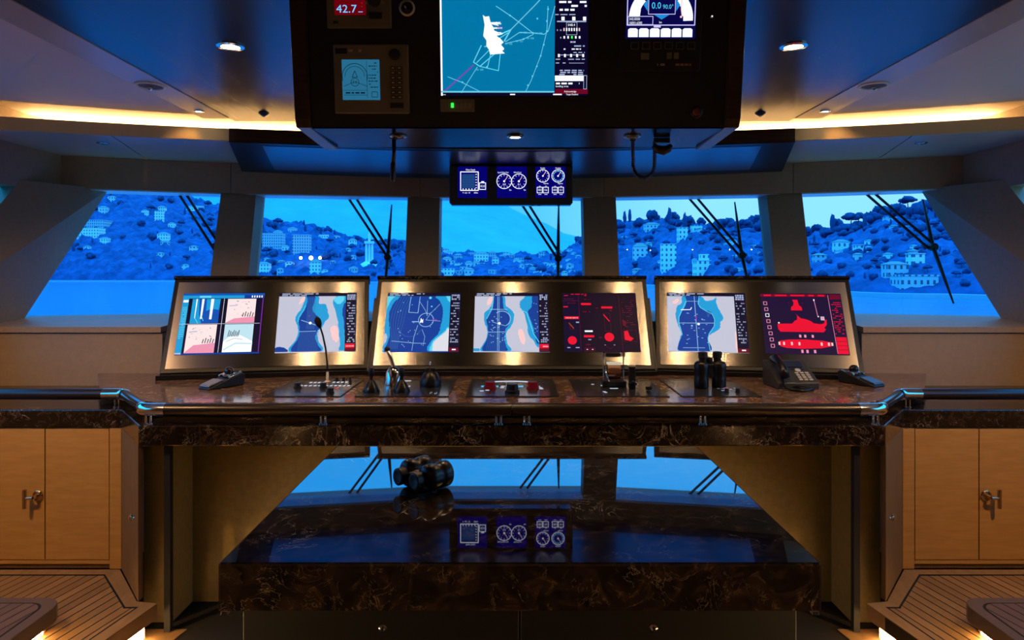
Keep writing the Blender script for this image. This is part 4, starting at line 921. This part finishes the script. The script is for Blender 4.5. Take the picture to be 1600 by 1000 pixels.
for x in (.030,.060): MB().box(x*K,(x+.022)*K,-.013,-.010,.050*K,.078*K).build('arrow_key',KF,o,bevel=.004,seg=3)
lg=Canvas(-.02*K,.15*K,.018*K,.036*K,-.0106); dashes(lg,.05,.2,.25,.8,1,PALEINK,54,.9,.9,1); dashes(lg,.52,.2,.92,.8,1,mat('orange_lettering',(.35,.16,.06),.5),55,.9,.9,1); lg.build('printed_legend',lg.mats,o)
o=dev('indicator_lamp','tiny white lamp on the far right of the overhead console','lamp',.833,.469)
MB().lathe([(.006,0),(.006,.003),(.003,.006)],12,'y').build('bezel',CHROME,o,smooth=35); MB().ball((0,-.006,0),.003,10,6).build('bulb',WHITE,o,smooth=True)
o=dev('alarm_button','dark red round button low on the right of the overhead console','button',.78,.069)
MB().lathe([(.024,0),(.024,.008),(.018,.011),(.017,.004)],22,'y').build('collar',BLACK_SATIN,o,smooth=35); MB().lathe([(.016,0),(.016,.014),(.011,.019),(.003,.020)],20,'y').build('cap',mat('red_cap',(.16,.012,.010),.3),o,smooth=35)
# lamps under the console
UZ=OZ-.0005
def under(px): return (px-800)/F*2.64
downlight(under(805),2.64,UZ,'lit downlight in the middle of the overhead console underside',.022,True,4,size=1.5)
for px,nm in ((622,'left'),(988,'right')): downlight(under(px),2.64,UZ,'unlit chrome-ringed fitting under the %s of the overhead console'%nm,.022,False,name='console_downlight',cat='fitting')
wd=thing('map_light_stick','black wand hanging from the underside of the overhead console','map light',(under(614),2.66,UZ))
MB().lathe([(.018,0),(.018,-.008),(.010,-.012)],16).build('mount',BLACK_SATIN,wd,smooth=35)
MB().tube([(0,0,-.008),(.001,0,-.06),(-.002,0,-.10)],.008,12).build('stem',RUBBER,wd,smooth=True)
MB().tube([(-.002,0,-.098),(-.003,0,-.105),(-.004,0,-.165),(-.004,0,-.178)],[.008,.0105,.0105,.004],12).build('head',BLACK_SATIN,wd,smooth=True)
cm=thing('hand_microphone','black hand microphone on a coiled cord under the overhead console','microphone',(under(1010),2.68,UZ))
x0,x1=(992-1010)/F*2.68,(1026-1010)/F*2.68
path=[Vector((x0,0,-.004)),Vector((x0,0,-.05)),Vector((x0+.002,0,-.09))]
for k in range(0,181,12): path.append(Vector(((x0+x1)/2-(x1-x0)/2*math.cos(rad(k)),0,-.10-.058*math.sin(rad(k)))))
path+=[Vector((x1,0,-.085)),Vector((x1,0,-.045)),Vector((x1,0,-.012))]
hx=[]; acc=0
for a,b_ in zip(path,path[1:]):
    L=(b_-a).length; nst=max(2,int(L/.00075)); d_=(b_-a).normalized(); u_=Vector((0,1,0)); v_=d_.cross(u_)
    for i in range(nst):
        acc+=L/nst; an=acc/.0052*2*math.pi; hx.append(a+(b_-a)*(i/nst)+(u_*math.cos(an)+v_*math.sin(an))*.0062)
MB().tube(hx,.0022,6).build('coiled_cord',RUBBER,cm,smooth=True)
MB().lathe([(.012,0),(.012,-.012),(.006,-.014)],12,c=(x0,0,0)).build('socket',BLACK_SATIN,cm,smooth=35)
MB().tube([(x1-.006,0,-.030),(x1+.010,0,-.045),(x1+.035,0,-.050),(x1+.055,0,-.043),(x1+.064,0,-.028)],[.010,.016,.019,.015,.008],12).build('microphone_body',BLACK_SATIN,cm,smooth=True)
MB().box(x1-.004,x1+.06,-.006,.006,-.020,-.0005).build('holder',BLACK_SATIN,cm,bevel=.003)
# ------------------------------------------------------------------ dark recess panel in the soffit and triple instrument box
WEDGE=Matrix(((1,0,0,0),(0,1,0,0),(0,-.085,1,.085*4.72),(0,0,0,1)))   # hangs a little lower towards the windows
rp=thing('recessed_soffit_panel','glossy black lacquer panel let into the soffit above the middle windows','panel',(0,5.2,ZH1))
xs=[-1.93+3.86*i/12 for i in range(13)]
fr=[(x,yl(x)-.012) for x in xs]; 
bk=[(2.19,yh(2.19)-.10)]+[(x,yh(x)-.10) for x in (1.5,.75,0,-.75,-1.5)]+[(-2.19,yh(2.19)-.10)]
inn=[(-1.74,4.76),(-.9,4.87),(0,4.92),(.9,4.87),(1.74,4.76),(1.90,5.46),(0,5.68),(-1.90,5.46)]
MB().prism(fr+bk,ZH1-.010,ZH1-.001).build('frame',BLACK_SATIN,rp,world=True,xf=WEDGE)
MB().prism([(x,yl(x)-.012) for x in xs]+[(x,yl(x)-.002) for x in xs[::-1]],ZH1-.010,ZL1+.001).build('lip_cover',WALNUT,rp,world=True)
MB().prism(inn,ZH1-.013,ZH1-.0105).build('gloss_panel',mat('gloss_black',(.004,.004,.006),.30,ior=3.6),rp,world=True,xf=WEDGE)
ib=thing('hanging_instrument_box','black box of three blue gauge screens hanging above the centre window','instrument box',(-.0075,5.29,EYE+.52))
MB().box(-.478,.478,0,.13,.012,.305).build('housing',BLACK_SATIN,ib,bevel=.006)
MB().extr([(.004,.012),(.126,.012),(.11,.0),(.02,.0)],-.465,.465).build('lower_edge',BLACK,ib)
MB().box(-.40,.40,.03,.10,.305,.3080).build('bracket',BLACK_SATIN,ib)
def gauge(c,u,v,r,seed):
    c.arc(u,v,r,.020,WHITE,2); 
    for k in range(12):
        a=rad(30*k); asp=(c.x1-c.x0)/(c.z1-c.z0); c.line([(u+r*.72*math.cos(a)/asp,v+r*.72*math.sin(a)),(u+r*.9*math.cos(a)/asp,v+r*.9*math.sin(a))],.016,VIOL,2)
    c.line([(u,v),(u+r*.45,v-r*.6)],.016,PINK,3); c.circ(u,v,r*.14,WHITE,3)
c=Canvas(-.4135,-.1855,.054,.297,-.001); c.rect(0,0,1,1,BLUES,0); c.frame(.10,.17,.70,.76,.028,WHITE,2); c.rect(.15,.25,.58,.68,BLUEL,2)
for k in range(9): c.line([(.15+.054*k,.25),(.15+.054*k,.68)],.006,THIN,3); c.line([(.15,.25+.054*k),(.58,.25+.054*k)],.006,THIN,3)
for k in range(6): c.rect(.61,.24+.085*k,.65,.265+.085*k,WHITE,3)
for k in range(5): c.rect(.17+.1*k,.70,.20+.1*k,.74,WHITE,3)
c.text('Water Depth',.27,.13,.055,WHITE,3,.7); c.frame(.74,.52,.95,.73,.022,WHITE,2); c.text('42.8',.77,.66,.07,WHITE,3,.8); c.rect(.80,.47,.90,.51,WHITE,2); c.text('0  min  10',.17,.86,.05,WHITE,3,.8); c.text('600m',.55,.86,.05,WHITE,3,.8); c.build('screen',c.mats,ib)
c=Canvas(-.111,.1215,.054,.297,-.001); c.rect(0,0,1,1,BLUES,0); gauge(c,.25,.47,.235,1); gauge(c,.74,.47,.235,2); c.text('Speed Water Fwd',.03,.21,.045,WHITE,3,.72); c.text('Wind Fwd',.56,.21,.045,WHITE,3,.9)
for u,s_ in ((.25,'0.0'),(.74,'0.1')): c.text(s_,u,.60,.06,WHITE,3,.9,'c')
c.text('kn',.42,.77,.05,WHITE,3); c.text('kn',.90,.77,.05,WHITE,3); c.build('screen',c.mats,ib)
c=Canvas(.188,.423,.054,.297,-.001); c.rect(0,0,1,1,BLUES,0); gauge(c,.25,.30,.20,3); gauge(c,.75,.30,.20,4); c.text('Rudder',.25,.07,.045,WHITE,3,.8,'c'); c.text('Heading',.75,.07,.045,WHITE,3,.8,'c'); c.arc(.75,.30,.15,.014,CYAN,2)
c.text('degrees',.27,.56,.045,WHITE,3,.8); c.text('degrees',.74,.56,.045,WHITE,3,.8)
for k,s_ in enumerate(('003','0.6','003','0.1')): a=.06+.20*k+(.10 if k>1 else 0); c.frame(a,.66,a+.17,.84,.018,WHITE,2); c.text(s_,a+.085,.78,.065,WHITE,3,.75,'c'); c.rect(a+.04,.88,a+.14,.90,VIOL,2); c.rect(a+.06,.62,a+.12,.64,VIOL,2)
c.build('screen',c.mats,ib)
# ================================================================== OUTSIDE
# wipers on the outer face of the glass
WIPER=mat('wiper_black',(.004,.005,.008),.5)
WP=lambda x,y: face_pt(x,y,.28,.06)
WD=[('wiper whose twin arm crosses the leftmost front window',((280,304),(336,392)),((291,304),(338,375)),((338,385)),((352,320),(330,470))),
    ('wiper crossing the second front window from the left',((544,309),(603,398)),((556,309),(609,394)),(606,402),((612,320),(601,450))),
    ('wiper crossing the centre front window',((813,316),(868,400)),((824,316),(875,398)),(872,404),((873,316),(872,450))),
    ('wiper crossing the second front window from the right',((1075,308),(1154,398)),((1088,308),(1161,394)),(1159,399),((1148,316),(1171,450))),
    ('wiper crossing the rightmost front window',((1350,300),(1452,389)),((1364,300),(1460,383)),(1458,386),((1442,312),(1490,474)))]
for lab,a1,a2,hb,bl in WD:
    h0=WP(*hb); o=thing('window_wiper',lab,'wiper',h0)
    for a in (a1,a2): MB().tube([WP(*a[0]),WP(*a[1])],.011,8).build('arm',WIPER,o,world=True,smooth=True)
    MB().tube([h0+Vector((0,-.022,0)),h0+Vector((0,.02,0))],.030,16).build('hub',WIPER,o,world=True,smooth=40)
    p,q=WP(*bl[0]),WP(*bl[1]); MB().tube([p,p+(h0-p)*.5,h0,h0+(q-h0)*.5,q],[.006,.013,.017,.013,.006],8).build('blade',WIPER,o,world=True,smooth=True)
# shore and hills
ZSEA=-7.0
def interp(x,pts):
    for (a,b),(c,d) in zip(pts,pts[1:]):
        if x<=c:
            k=max(0,min(1,(x-a)/(c-a))); k=k*k*(3-2*k); return b+(d-b)*k
    return pts[-1][1]
SHORE=[(-1.6,640),(-.5,600),(-.1,500),(.1,450),(.35,300),(.6,232),(.8,205),(1.6,190)]
RIDGEPX=[(-1.2,200),(-.75,255),(-.56,280),(-.43,322),(-.33,352),(-.19,380),(-.08,398),(.06,402),(.10,382),(.15,352),(.19,348),(.37,356),(.43,366),(.50,354),(.585,328),(.66,318),(.80,300),(1.2,290)]
def ridge_d(u): return interp(u,SHORE)*1.55
def ridge_z(u): return EYE+(425-interp(u,RIDGEPX))/F*ridge_d(u)
def ground(u,s):
    ds=interp(u,SHORE); d=ds+(ridge_d(u)-ds)*s
    zr=ridge_z(u); k=min(1,s)
    z=ZSEA+1.2+(zr-ZSEA-1.2)*(k**.85)
    if s>1: z-=(s-1)*60
    z+=1.6*math.sin(u*40+s*7)*k*(1-k)*4*.7
    return Vector((u*d,d,z))
def hill_material(name,c1,c2,sc):
    m=mat(name,c1,.95); t,b=nt(m); n=N(t,'ShaderNodeTexNoise',Scale=sc,Detail=6,Roughness=.65); t.links.new(coords(t),n.inputs['Vector'])
    r=ramp(t,n.outputs['Fac'],[(.35,c1),(.65,c2)]); t.links.new(r.outputs[0],b.inputs['Base Color']); return m
HILL=hill_material('hazy_wooded_hillside',(.004,.040,.15),(.02,.12,.33),.10)  # blue of the distance haze is mixed into the woodland colour
MOUNT=hill_material('hazy_mountain',(.10,.38,.50),(.15,.46,.56),.006)  # pale blue tone paints aerial haze into the mountain's base colour
rnd=random.Random(5)
m=MB(); NU,NS=420,70
for i in range(NU+1):
    u=-1.35+2.7*i/NU
    for j in range(NS+1):
        s=j/(NS-6); p=ground(u,s)
        if 0<j: p.z+=(rnd.uniform(-.6,2.2)+2.2*max(0,math.sin(p.x*.55)*math.sin(p.y*.5+1)))*(p.y/400)*min(1,j/4)
        if j==0: p.z=ZSEA-1
        m.v.append(p)
for i in range(NU):
    for j in range(NS):
        a=i*(NS+1)+j; m.f.append([a,a+NS+1,a+NS+2,a+1]); m.mi.append(0)
struct('hill',m,HILL,smooth=True)
MRIDGE=[(-1.5,170),(-.9,190),(-.5,214),(-.40,236),(-.27,256),(-.10,289),(-.04,304),(.03,338),(.08,366),(.16,388),(.3,402),(.6,410),(1.4,412)]
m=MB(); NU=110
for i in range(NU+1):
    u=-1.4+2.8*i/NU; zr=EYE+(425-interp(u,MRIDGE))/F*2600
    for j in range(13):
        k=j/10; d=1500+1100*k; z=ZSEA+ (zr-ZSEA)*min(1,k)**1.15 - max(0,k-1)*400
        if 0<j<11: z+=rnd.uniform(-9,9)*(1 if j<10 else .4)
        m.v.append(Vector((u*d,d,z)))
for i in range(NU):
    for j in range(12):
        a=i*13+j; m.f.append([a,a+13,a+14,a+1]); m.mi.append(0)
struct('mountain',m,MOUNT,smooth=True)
SEA=mat('evening_sea',(.02,.16,.34),.12,ior=1.33); t,b=nt(SEA)
n=N(t,'ShaderNodeTexNoise',Scale=.35,Detail=5,Roughness=.6); t.links.new(coords(t,(.35,1,1)),n.inputs['Vector']); bump(t,b,n.outputs['Fac'],1.0,.9)
struct('sea',MB().quad((-2500,9,ZSEA),(2500,9,ZSEA),(2500,1500,ZSEA),(-2500,1500,ZSEA)),SEA)
# trees
LEAF=hill_material('hazy_dark_leaves',(.005,.036,.13),(.018,.08,.21),1.2)  # leaf colour shifted to blue to stand for haze
def blob(mb,c,r,seed,n=9,m_=6,rough=.28):
    q=random.Random(seed); o=len(mb.v); mb.ball(c,r,n,m_)
    for i in range(o,len(mb.v)):
        d=mb.v[i]-Vector(c); mb.v[i]=Vector(c)+d*(1+q.uniform(-rough,rough))
def tree_proto(kind,seed):
    mb=MB(); q=random.Random(seed)
    if kind=='cypress': blob(mb,(0,0,.52),(.11,.11,.48),seed,8,9,.16); mb.tube([(0,0,-.15),(0,0,.15)],.03,6)
    elif kind=='pine':
        mb.tube([(0,0,-.15),(.02,0,.35),(0,0,.66)],[.035,.028,.02],6)
        for k in range(5): a=k*1.256; blob(mb,(.22*math.cos(a),.22*math.sin(a),.72+q.uniform(-.04,.05)),(.22,.22,.13),seed+k)
        blob(mb,(0,0,.84),(.26,.26,.15),seed+9)
    else:
        mb.tube([(0,0,-.15),(0,0,.4)],.05,6)
        blob(mb,(0,0,.52),(.36,.36,.40),seed)
        for k in range(5): a=k*1.256+.4; blob(mb,(.26*math.cos(a),.26*math.sin(a),.40+q.uniform(0,.28)),(.24,.24,.24),seed+k)
    return mb
TR={}
PLACED=[]
def clear(p,r):
    if any((p.x-a)**2+(p.y-b)**2<(r+q)**2 for a,b,q in PLACED): return False
    PLACED.append((p.x,p.y,r)); return True
def tree(kind,u,s,h,label,group,variant=0,force=False):
    key=(kind,variant); p=ground(u,s); p.z-=.4
    if not clear(p,h*{'cypress':.11,'pine':.36,'round':.40}[kind]) and not force: return
    nm={'cypress':'cypress_tree','pine':'umbrella_pine','round':'round_tree'}[kind]
    if key not in TR: o=tree_proto(kind,40+variant*7).build(nm,LEAF,smooth=True); TR[key]=o
    else: o=TR[key].copy(); COL.objects.link(o)
    w=rnd.uniform(.85,1.2); o.location=p; o.scale=(h*w,h*w,h); o.rotation_euler=(0,0,rnd.uniform(0,6.28))
    return tag(o,label,'tree',group)
U=lambda px:(px-800)/F
LR={'cypress':'narrow pointed cypress standing on the wooded hillside','pine':'flat-topped umbrella pine standing on the wooded hillside','round':'dark round-crowned tree on the wooded hillside'}
GR={'cypress':'cypresses on the hillside','pine':'umbrella pines on the hillside','round':'round-crowned trees on the hillside'}
PLACED.append((P(577,432,585).x,585,16))
# houses
def house_mat(name,c,win,sx,sz):
    m=mat(name,c,.8); t,b=nt(m); co=coords(t,(1,1,1)); sp=N(t,'ShaderNodeSeparateXYZ'); t.links.new(co,sp.inputs[0])
    cb=N(t,'ShaderNodeCombineXYZ'); ad=N(t,'ShaderNodeMath',operation='ADD'); t.links.new(sp.outputs[0],ad.inputs[0]); t.links.new(sp.outputs[1],ad.inputs[1]); t.links.new(ad.outputs[0],cb.inputs[0]); t.links.new(sp.outputs[2],cb.inputs[1])
    bk=N(t,'ShaderNodeTexBrick'); bk.offset=0; t.links.new(cb.outputs[0],bk.inputs['Vector'])
    bk.inputs['Scale'].default_value=1; bk.inputs['Brick Width'].default_value=sx; bk.inputs['Row Height'].default_value=sz; bk.inputs['Mortar Size'].default_value=min(sx,sz)*.30; bk.inputs['Mortar Smooth'].default_value=0
    bk.inputs['Color1'].default_value=rgba(win); bk.inputs['Color2'].default_value=rgba(win); bk.inputs['Mortar'].default_value=rgba(c)
    t.links.new(bk.outputs[0],b.inputs['Base Color']); return m
HM=[house_mat('white_render',(.88,.90,.88),(.10,.16,.25),2.6,3.0),house_mat('cream_render',(.68,.70,.66),(.08,.13,.2),3.0,3.2),house_mat('grey_render',(.50,.56,.60),(.06,.10,.16),2.2,2.8)]
ROOFM=mat('pale_clay_roof',(.34,.32,.30),.9)
def house(px,s,wpx,hpx,label,group=None,mi=0,roof='hip',rz=None,name='house',cat='house',tower=0,dx=0):
    u=U(px); p=ground(u,s); d=p.y; w=wpx/F*d; h=hpx/F*d; dep=max(w*.6,4)
    if not clear(p,w*.52) and group: return
    o=thing(name,label,cat,(p.x,p.y,p.z-1.0),rnd.uniform(-.35,.35) if rz is None else rz,group)
    MB().box(-w/2,w/2,-dep/2,dep/2,-3.5,h+1).build('walls',HM[mi],o)
    if roof=='hip':
        r=MB(); z=h+1; e=.35
        r.add([(-w/2-e,-dep/2-e,z),(w/2+e,-dep/2-e,z),(w/2+e,dep/2+e,z),(-w/2-e,dep/2+e,z),(-w/5,0,z+h*.26),(w/5,0,z+h*.26)],[(0,3,2,1),(0,1,5,4),(1,2,5),(2,3,4,5),(3,0,4)]); r.build('roof',ROOFM,o)
    else: MB().box(-w/2-.2,w/2+.2,-dep/2-.2,dep/2+.2,h+1,h+1.5).build('roof',HM[2],o)
    if tower: MB().box(-w*.1,w*.42,-dep*.4,dep*.4,h+1.5,h*(1+tower)+1).build('tower',HM[mi],o)
    return o
house(1044,.12,22,42,'tall pale five-storey block, tallest building in the second window from the right',mi=0,roof='flat',rz=0,name='apartment_block',cat='building')
house(1066,.52,15,22,'slim white villa up the slope right of the tall pale block',mi=0,roof='flat',rz=.1,name='villa',cat='house',tower=.0)
house(1096,.10,24,22,'white house with a square tower right of the tall pale block',mi=0,roof='flat',rz=.1,name='villa',cat='house',tower=.5)
house(1000,.22,22,22,'grey house with a row of windows left of the tall pale block',mi=1,roof='hip',rz=-.1)
house(1088,.74,16,13,'pale villa high on the slope below the skyline trees',mi=0,roof='flat',rz=.1,name='villa')
house(1104,.78,30,8,'long low white terrace high on the slope behind the twin wiper arm',mi=1,roof='flat',rz=0,name='terrace_house')
house(1018,.74,22,11,'small white house under the skyline pines left in its window',mi=1,roof='hip',rz=.1)
house(1314,.46,22,16,'white gabled villa in the middle of the rightmost front window',mi=0,roof='hip',rz=.05,name='villa')
house(1341,.44,11,13,'small white square house right of the gabled villa',mi=0,roof='flat',rz=0)
house(1430,.20,20,16,'pale square house low on the shore of the rightmost front window',mi=0,roof='flat',rz=.1)
house(1398,.12,32,18,'wide grey seafront house with arched ground floor in the rightmost front window',mi=2,roof='hip',rz=0)
house(1428,.06,56,11,'long arched stone quay building at the water in the rightmost window',mi=2,roof='flat',rz=0,name='quay_building',cat='building')
house(1390,.80,16,8,'small pale house high among trees of the rightmost window',mi=1,roof='flat',rz=0)
house(1280,.28,18,12,'grey house at the left edge of the rightmost front window',mi=2,roof='hip',rz=0)
house(428,.34,30,26,'broad grid-windowed block at the left of the second window',mi=2,roof='flat',rz=0,name='apartment_block',cat='building')
house(472,.30,26,30,'tall pale block behind the three bright lamps',mi=2,roof='flat',rz=.1,name='apartment_block',cat='building')
house(493,.06,16,18,'small bright white house under the three bright lamps',mi=0,roof='hip',rz=0)
house(412,.06,20,14,'pale waterfront house in the lower left of the second window',mi=0,roof='hip',rz=0)
house(551,.62,12,12,'tall-roofed white house high in the second window from the left',mi=0,roof='hip',rz=0)
house(506,.70,14,8,'low white house on the upper slope of the second window',mi=0,roof='flat',rz=0)
house(142,.24,34,14,'long white terraced house in the middle of the leftmost window',mi=0,roof='flat',rz=0,name='terrace_house')
house(249,.42,12,18,'narrow white tower house in the leftmost front window',mi=0,roof='flat',rz=0)
house(256,.25,16,12,'white house below the narrow tower house',mi=0,roof='hip',rz=0)
house(148,.33,42,10,'long pale apartment row above the terraced house',mi=2,roof='flat',rz=0,name='apartment_row',cat='building')
house(204,.84,26,12,'broad pale house near the top of the leftmost window',mi=1,roof='hip',rz=0)
house(240,.86,16,12,'pale house near the top middle of the leftmost window',mi=1,roof='hip',rz=0)
house(310,.80,14,8,'small pale house near the top right of the leftmost window',mi=1,roof='flat',rz=0)
house(170,.84,16,10,'small pale house in the top left of the leftmost window',mi=1,roof='hip',rz=0)
house(697,.07,26,14,'white colonnaded waterfront house at the left of the centre window',mi=0,roof='flat',rz=0)
house(752,.45,22,16,'white house cluster on the rise left of the centre wiper',mi=0,roof='hip',rz=0)
for i in range(44):
    px=rnd.uniform(690,905); s=rnd.uniform(.06,.85)
    house(px,s,rnd.uniform(7,15),rnd.uniform(6,12),'small pale house of the dense town in the centre window','town houses in the centre window',rnd.choice((0,0,1,1,2)),rnd.choice(('hip','hip','flat')))
for i in range(34):
    px=rnd.choice((rnd.uniform(90,330),rnd.uniform(405,560))); s=rnd.uniform(.05,.75)
    house(px,s,rnd.uniform(8,14),rnd.uniform(6,10),'small pale house scattered on the left-hand hillside','houses on the left hillside',rnd.choice((0,1,1,2)),'hip')
for i in range(34):
    px=rnd.choice((rnd.uniform(965,1195),rnd.uniform(880,912),rnd.uniform(1262,1440))); s=rnd.uniform(.06,.7)
    house(px,s,rnd.uniform(7,12),rnd.uniform(5,9),'small pale house scattered on the wooded right-hand hillside','houses on the right hillside',rnd.choice((0,1,1,2)),'hip')
# skyline of the right-hand hill
SKY_=[(905,'round',.8),(918,'round',1),(932,'cypress',.9),(946,'round',1),(966,'round',1.0),(976,'cypress',1.3),(984,'cypress',1.2),(998,'round',.9),(1012,'round',1.1),(1020,'round',1.2),(1034,'round',1),(1046,'cypress',1.5),(1050,'round',1.1),(1070,'cypress',1.35),(1076,'round',1.1),(1096,'round',.8),(1112,'round',.8),(1126,'round',1.0),(1140,'round',.9),(1150,'cypress',.9),(1165,'round',1),(1178,'round',1.2),(1190,'round',1.1),
 (1258,'round',1.0),(1276,'round',.9),(1290,'round',.9),(1301,'cypress',1.5),(1308,'round',1),(1318,'round',.9),(1330,'pine',1.35),(1342,'pine',1.2),(1351,'cypress',1.3),(1365,'round',1.2),(1378,'round',1.25),(1392,'round',1.1),(1404,'round',1.2),(1418,'pine',1.3),(1432,'round',1.4),(1446,'round',1.3),(1462,'round',1.2),(1480,'round',1.2),(1500,'round',1.2),(1530,'round',1.2),(1570,'round',1.2),(1590,'cypress',1.4)]
for i,(px,k,h) in enumerate(SKY_):
    u=U(px); base=ridge_d(u)*20/F
    tree(k,u,(.97,.80,.89)[i%3],base*h,LR[k],GR[k],i%3)
for i in range(560):
    u=rnd.choice((rnd.uniform(-.74,-.1),rnd.uniform(.02,.80),rnd.uniform(.3,.78))); s=rnd.uniform(.03,.92); k=rnd.choice(('round','round','round','round','cypress','pine'))
    d=ground(u,s).y; tree(k,u,s,d*rnd.uniform(9,17)/F,LR[k],GR[k],i%3)
# long low sea wall at the waterline
m=MB(); us=[-1.1+2.2*i/60 for i in range(61)]
for a,c in zip(us,us[1:]):
    q=[Vector((k*interp(k,SHORE)*f_,interp(k,SHORE)*f_,0)) for k,f_ in ((a,.955),(c,.955),(c,.975),(a,.975))]
    m.hexa([p+Vector((0,0,ZSEA-1)) for p in q],[p+Vector((0,0,ZSEA+1.5)) for p in q])
tag(m.build('waterfront_wall',mat('waterfront_stone',(.34,.45,.52),.8)),'long low pale stone wall along the far waterline','wall')
# white monument by the water
mo=P(577,432,585); mo.z=ZSEA+1
o=thing('white_monument','white column on a broad rounded base beside the second window wiper','monument',mo)
k=585/F; STONE=mat('white_stone',(.85,.88,.88),.7)
MB().lathe([(26*k,0),(26*k,6*k),(24*k,12*k),(17*k,24*k),(9*k,29*k),(8*k,30*k)],20).build('base',STONE,o,smooth=35)
for q in (-4.5,0,4.5): MB().lathe([(2.0*k,29*k),(1.8*k,58*k)],10,c=(q*k,0,0)).build('column',STONE,o,smooth=35)
MB().box(-7*k,7*k,-4*k,4*k,58*k,62*k).build('capital',STONE,o)
MB().lathe([(1.8*k,62*k),(2.4*k,70*k),(.6*k,78*k)],10).build('finial',STONE,o,smooth=35)
# low pale sea wall on the far right
u=U(1528); p=Vector((u*236,236,ZSEA)); o=thing('sea_wall','pale leaning harbour wall at the far right of the water','wall',p)
MB().extry([(-6.5,-.5),(6.5,-.5),(6.5,5.6),(4.2,5.9),(-2.6,5.2),(-5.2,1.2)],-2,2).build('wall_block',STONE,o)
MB().box(1.2,1.45,-2.3,-2.02,0,7).build('mooring_pole',WIPER,o)
# street lamps
GLOW=mat('street_lamp_glow',(.9,.9,.8),.5,emit=(1,.95,.72),es=14); POLE=mat('lamp_pole',(.05,.06,.08),.6)
def lamp(px,py,d,r,label=None,group=None,s=None):
    p=P(px,py,d); o=thing('street_lamp',label,'street lamp',(p.x,p.y,p.z-5),0,group)
    MB().tube([(0,.2,-1.5),(0,.2,5)],.08,6).build('pole',POLE,o); MB().ball((0,-.1,5),(r,r,r),10,6).build('globe',GLOW,o,smooth=True)
for px,lab in ((470,'left of the three bright lamps in the second window'),(486,'middle and brightest of the three bright lamps in the second window'),(500,'right of the three bright lamps in the second window')): lamp(px,403,597,1.35 if px!=486 else 1.8,lab)
for px,py,d in ((84,428,612),(128,427,612),(187,427,612),(198,431,612),(212,427,612),(980,390,400),(1016,391,400),(1082,390,400),(1108,397,380),(1174,390,350),(1140,390,370),(1432,438,240)):
    lamp(px,py,d,.26,'tiny white point of lamplight on the far shore','lamps on the far shore')
# ================================================================== SKY AND CAMERA
w=bpy.data.worlds.new('dusk_sky'); SC.world=w; w.use_nodes=True; t=w.node_tree; t.nodes.clear()
o=N(t,'ShaderNodeOutputWorld'); bg=N(t,'ShaderNodeBackground'); t.links.new(bg.outputs[0],o.inputs[0])
tc=N(t,'ShaderNodeTexCoord'); sp=N(t,'ShaderNodeSeparateXYZ'); t.links.new(tc.outputs['Generated'],sp.inputs[0])
mr=N(t,'ShaderNodeMapRange'); mr.inputs['From Min'].default_value=-.35; mr.inputs['From Max'].default_value=.25; t.links.new(sp.outputs[0],mr.inputs['Value'])
hz=ramp(t,mr.outputs[0],[(0,(.01,.27,.80)),(.6,(.06,.48,.93)),(1,(.24,.66,1.0))])
up=ramp(t,sp.outputs[2],[(.0,(0,0,0)),(.10,(.0,.0,.0)),(.34,(1,1,1))])
mx=N(t,'ShaderNodeMixRGB'); t.links.new(up.outputs[0],mx.inputs[0]); t.links.new(hz.outputs[0],mx.inputs[1]); mx.inputs[2].default_value=(.05,.95,2.5,1)
t.links.new(mx.outputs[0],bg.inputs[0]); bg.inputs[1].default_value=1.3
cam=bpy.data.cameras.new('camera'); cam.lens=24; cam.sensor_width=36; cam.sensor_fit='HORIZONTAL'; cam.shift_y=-75/1600; cam.clip_start=.05; cam.clip_end=6000
co=bpy.data.objects.new('camera',cam); COL.objects.link(co); co.location=(0,0,EYE); co.rotation_euler=(rad(90),0,0); SC.camera=co
SC.view_settings.view_transform='Standard'; SC.view_settings.look='None'; SC.view_settings.exposure=0; SC.view_settings.gamma=1; SC.view_settings.use_curve_mapping=False
cy=SC.cycles; cy.use_denoising=True; cy.max_bounces=8; cy.glossy_bounces=4; cy.transparent_max_bounces=12; cy.sample_clamp_indirect=4; cy.caustics_reflective=False; cy.caustics_refractive=False
